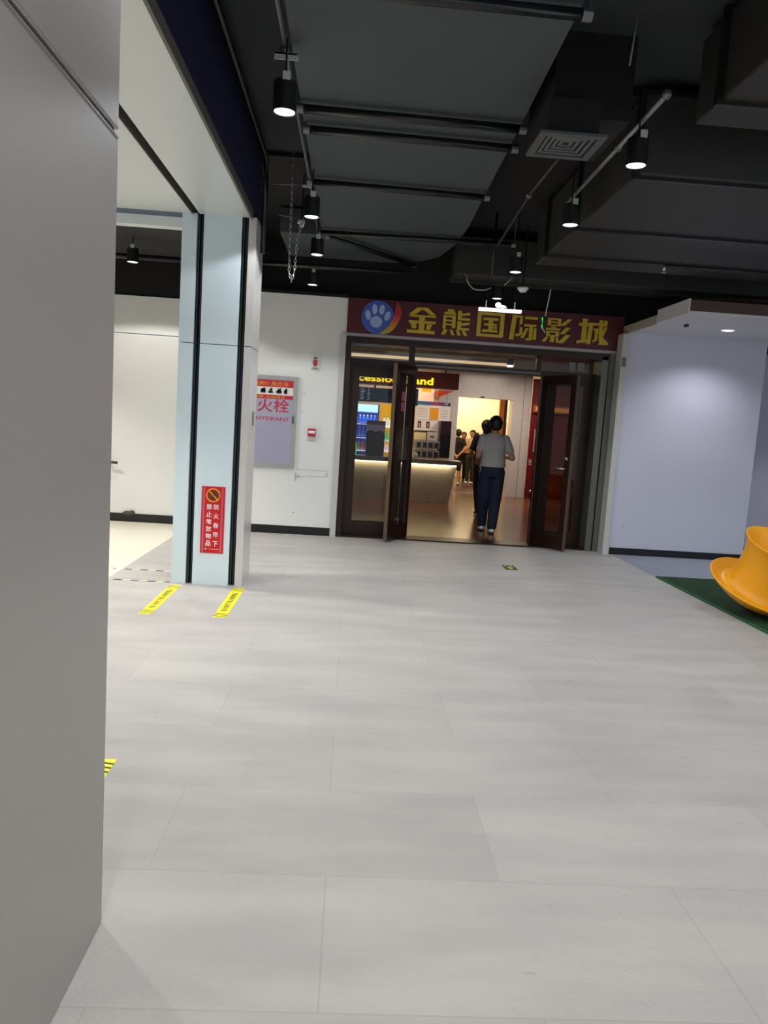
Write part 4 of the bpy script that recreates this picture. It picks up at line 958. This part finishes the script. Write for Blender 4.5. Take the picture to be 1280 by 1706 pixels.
# ================================================================ PEOPLE
def cap(bm, a, b, ra, rb, n=6, seg=14):
    """tapered capsule"""
    a, b = Vector(a), Vector(b); d = (b - a); L = d.length; d.normalize(); pts = []; rs = []
    for k in range(n, 0, -1):
        q = PI / 2 * k / n
        pts.append(a - d * ra * math.sin(q)); rs.append(max(ra * math.cos(q), .0008))
    for k in range(5): f = k / 4; pts.append(a.lerp(b, f)); rs.append(ra + (rb - ra) * f)
    for k in range(1, n + 1):
        q = PI / 2 * k / n
        pts.append(b + d * rb * math.sin(q)); rs.append(max(rb * math.cos(q), .0008))
    u, v = frame_of(d); rings = []
    for p, r in zip(pts, rs): rings.append([bm.verts.new(p + u * math.cos(t_) * r + v * math.sin(t_) * r) for t_ in [2 * PI * i / seg for i in range(seg)]])
    for r0, r1 in zip(rings, rings[1:]):
        for k in range(seg): bm.faces.new((r0[k], r0[(k + 1) % seg], r1[(k + 1) % seg], r1[k]))
    bm.faces.new(rings[0][::-1]); bm.faces.new(rings[-1])

def torso(bm, levels, seg=24):
    """levels: (cx, cy, z, rx, ry)"""
    rings = []
    for cx_, cy_, z, rx, ry in levels:
        rings.append([bm.verts.new((cx_ + rx * math.cos(a) * (abs(math.cos(a)) ** -.15 if abs(math.cos(a)) > .01 else 1), cy_ + ry * math.sin(a), z)) for a in [2 * PI * k / seg for k in range(seg)]])
    for r0, r1 in zip(rings, rings[1:]):
        for k in range(seg): bm.faces.new((r0[k], r0[(k + 1) % seg], r1[(k + 1) % seg], r1[k]))
    bm.faces.new(rings[0][::-1]); bm.faces.new(rings[-1])

def person(label, loc, rotz, H, el, wr, kn, an, top, bottom, skin, shoe, hair='short', sleeve=.6, voxel=.009, shorts=False, wide=1., hy=0., group=None, baggy=0.):
    """faces +Y locally. el/wr/kn/an: (left, right) joint positions as fractions of the height; left is -X"""
    t = thing('person', label, 'person', loc, rotz=rotz, group=group)
    s = H; V = lambda p: Vector(p) * s
    SH = [V((-.096 * wide, 0, .805)), V((.096 * wide, 0, .805))]; HP = [V((-.052 * wide, 0, .52)), V((.052 * wide, 0, .52))]
    EL = [V(p) for p in el]; WR = [V(p) for p in wr]; KN = [V(p) for p in kn]; AN = [V(p) for p in an]
    hc = V((0, .008 + hy, .925)); turn = Matrix.Rotation(0, 4, 'Z')
    def body(bm):
        torso(bm, [(0, 0, .50 * s, .088 * s * wide, .060 * s), (0, -.004 * s, .55 * s, .094 * s * wide, .064 * s), (0, 0, .62 * s, .078 * s * wide, .052 * s), (0, 0, .70 * s, .088 * s * wide, .058 * s), (0, 0, .77 * s, .098 * s * wide, .058 * s), (0, 0, .82 * s, .085 * s * wide, .045 * s), (0, 0, .845 * s, .035 * s, .033 * s)])
        cap(bm, V((0, 0, .82)), V((0, .006 + hy, .89)), .033 * s, .030 * s)
        ell(bm, hc, (.046 * s, .056 * s, .066 * s)); ell(bm, hc + V((0, .018, -.032)), (.034 * s, .034 * s, .036 * s))
        ell(bm, hc + V((0, .058, -.008)), (.0075 * s, .012 * s, .012 * s), seg=10)
        for q in (-1, 1): ell(bm, hc + V((q * .047, -.002, -.008)), (.006 * s, .010 * s, .017 * s), seg=10)
        for i in (0, 1):
            q = (-1, 1)[i]
            cap(bm, SH[i], EL[i], .030 * s, .024 * s); cap(bm, EL[i], WR[i], .024 * s, .0155 * s)
            d = (WR[i] - EL[i]).normalized(); up = Vector((0, 0, 1)); sd = d.cross(up)
            if sd.length < .2: sd = Vector((0, 1, 0)).cross(d)
            sd.normalize(); nr = sd.cross(d).normalized()
            cap(bm, WR[i] + d * .01 * s, WR[i] + d * .042 * s, .016 * s, .019 * s)
            for f in range(4):
                off = sd * (f - 1.5) * .0105 * s; Lf = (.038, .046, .043, .033)[f] * s
                k0 = WR[i] + d * .050 * s + off; k1 = k0 + d * Lf * .5 - nr * .003 * s; k2 = k1 + d * Lf * .42 - nr * .012 * s
                cap(bm, k0, k1, .0058 * s, .0053 * s, 3, 8); cap(bm, k1, k2, .0053 * s, .0047 * s, 3, 8)
            b0 = WR[i] + d * .020 * s - sd * .014 * s * q; cap(bm, b0, b0 + d * .026 * s - sd * .02 * s * q, .0068 * s, .0058 * s, 3, 8)
            cap(bm, HP[i], KN[i], .048 * s, .033 * s); cap(bm, KN[i], AN[i], .032 * s, .021 * s)
            cap(bm, AN[i] + V((0, -.01, -.022)), AN[i] + V((0, .075, -.030)), .020 * s, .015 * s)
    b = blob('body', body, skin, t, voxel * .8, 3)
    def shirt(bm):
        g = .012 * s
        torso(bm, [(0, 0, .565 * s, .100 * s * wide + g, .070 * s + g), (0, 0, .60 * s, .098 * s * wide + g, .066 * s + g), (0, 0, .66 * s, .090 * s * wide + g, .060 * s + g), (0, 0, .72 * s, .096 * s * wide + g, .064 * s + g), (0, 0, .775 * s, .100 * s * wide + g, .062 * s + g), (0, 0, .81 * s, .090 * s * wide + g, .050 * s + g), (0, 0, .832 * s, .062 * s * wide + g, .040 * s + g), (0, 0, .85 * s, .034 * s + g, .032 * s + g)])
        for i in (0, 1):
            cap(bm, SH[i], SH[i].lerp(EL[i], sleeve), .036 * s, .036 * s)
    sh = blob('shirt', shirt, top, t, voxel, 3)
    def pants(bm):
        g = .008 * s
        torso(bm, [(0, 0, .485 * s, .094 * s * wide + g, .066 * s + g), (0, -.004 * s, .53 * s, .098 * s * wide + g, .070 * s + g), (0, 0, .575 * s, .092 * s * wide + g, .062 * s + g), (0, 0, .60 * s, .086 * s * wide + g, .058 * s + g)])
        for i in (0, 1):
            cap(bm, HP[i], KN[i], (.056 + baggy * .5) * s, (.043 + baggy) * s)
            if not shorts: cap(bm, KN[i], AN[i] + V((0, 0, .004 + baggy * .9)), (.042 + baggy) * s, (.033 + baggy * .8) * s)
    blob('trousers' if not shorts else 'shorts', pants, bottom, t, voxel, 3)
    for i in (0, 1):
        sm, so = shoe
        def shoe_f(bm):
            a = AN[i]; z0 = a.z - .045 * s
            ell(bm, a + V((0, -.008, -.020)), (.026 * s, .032 * s, .024 * s)); ell(bm, a + V((0, .035, -.026)), (.026 * s, .055 * s, .018 * s)); ell(bm, a + V((0, .06, -.030)), (.027 * s, .035 * s, .014 * s))
        o = blob('shoe', shoe_f, sm, t, .006, 2)
        bm = bmesh.new(); ell(bm, AN[i] + V((0, .028, -.040)), (.030 * s, .070 * s, .007 * s)); obj('sole', bm, so, o, smooth=True, world=False)
    def hr(bm):
        c = hc + V((0, -.008, .014)); ell(bm, c, (.059 * s, .062 * s, .062 * s)); ell(bm, c + V((0, -.012, -.025)), (.056 * s, .050 * s, .045 * s))
        if hair == 'long': ell(bm, c + V((0, -.035, -.07)), (.048 * s, .028 * s, .075 * s))
        if hair == 'bun': ell(bm, c + V((0, -.055, .03)), (.024 * s, .024 * s, .024 * s))
    def hair_cut(o):
        # clear the hair from the face
        me = o.data; bm = bmesh.new(); bm.from_mesh(me)
        dele = [v for v in bm.verts if v.co.y > hc.y + .022 * s and v.co.z < hc.z + .030 * s]
        bmesh.ops.delete(bm, geom=dele, context='VERTS'); bm.to_mesh(me); bm.free()
    ho = blob('hair', hr, HAIR, t, .006, 2); hair_cut(ho)
    for q in (-1, 1):
        bm = bmesh.new(); ell(bm, hc + V((q * .019, .0525, .002)), (.006 * s, .004 * s, .0035 * s), seg=8); obj('eye', bm, HAIR, t, world=False)
    bm = bmesh.new(); ell(bm, hc + V((0, .052, -.034)), (.012 * s, .004 * s, .0035 * s), seg=8); obj('mouth', bm, M('lips', '8A4038', .5), t, world=False)
    return t

# walking pair
p1 = person('person from behind in a grey tee and dark blue jeans walking into the lobby', (1.975, 10.33, .003), math.radians(-3), 1.63,
       el=((-.132, -.035, .655), (.158, -.03, .650)), wr=((-.120, .075, .615), (.138, .075, .650)),
       kn=((-.050, .05, .285), (.046, .01, .285)), an=((-.040, .12, .050), (.026, -.05, .050)),
       top=TEE, bottom=JEANS, skin=SKIN, shoe=(SNEAK, SOLE), sleeve=.62, voxel=.008, wide=.99, baggy=.010)
bm = bmesh.new(); tube(bm, [(-.16, -.06, .98), (-.175, -.075, .93), (-.17, -.07, .87), (-.19, -.06, .83)], .008, 8); tube(bm, [(-.16, -.05, .97), (-.19, -.06, .92), (-.20, -.05, .86)], .007, 8)
o = obj('waist_cord', bm, M('pale_cord', '8F9A9C', .6), p1, smooth=True, world=False); o['label'] = 'pale cord dangling at the hip'
person('person in a dark plum tee and black trousers walking ahead of the grey tee', (2.235, 12.45, .003), math.radians(8), 1.60,
       el=((-.14, -.0, .665), (.15, 0, .66)), wr=((-.13, .09, .62), (.13, .08, .63)),
       kn=((-.050, .02, .285), (.05, .06, .285)), an=((-.04, -.03, .050), (.035, .1, .050)),
       top=DTEE, bottom=BLACKP, skin=SKIN, shoe=(SOLE, SNEAK), hair='long', sleeve=.75, wide=1.05)
# the group in the corridor
STAND = dict(kn=((-.05, .01, .285), (.05, .01, .285)), an=((-.05, 0, .050), (.05, 0, .050)))
person('person in black top and shorts seen from behind, hands clasped at the back', (2.70, 19.0, .003), math.radians(-12), 1.42,
       el=((-.15, -.05, .66), (.15, -.05, .66)), wr=((-.03, -.09, .545), (.04, -.09, .54)), top=BLACKP, bottom=BLACKP, skin=SKIN2, shoe=(SNEAK, SOLE), shorts=True, **STAND)
person('person in a cream top and dark olive trousers with folded arms in the corridor', (3.18, 19.7, .003), math.radians(150), 1.42,
       el=((-.135, .04, .67), (.135, .04, .67)), wr=((.00, .11, .665), (-.01, .12, .69)), top=CREAMT, bottom=OLIVEP, skin=SKIN2, shoe=(SNEAK, SOLE), hair='bun', sleeve=.45, **STAND)
person('person in a peach top standing between the black and cream dressed people', (3.10, 20.7, .003), math.radians(170), 1.36,
       el=((-.14, .03, .67), (.14, .03, .67)), wr=((-.03, .10, .62), (.03, .11, .64)), top=PEACHT, bottom=BLACKP, skin=SKIN2, shoe=(SOLE, SOLE), hair='long', sleeve=.5, **STAND)
person('person with long dark hair looking out behind the cream top', (3.42, 20.5, .003), math.radians(165), 1.36,
       el=((-.14, 0, .67), (.14, 0, .67)), wr=((-.14, .05, .55), (.14, .05, .55)), top=PEACHT, bottom=BLACKP, skin=SKIN2, shoe=(SOLE, SOLE), hair='long', sleeve=.5, **STAND)
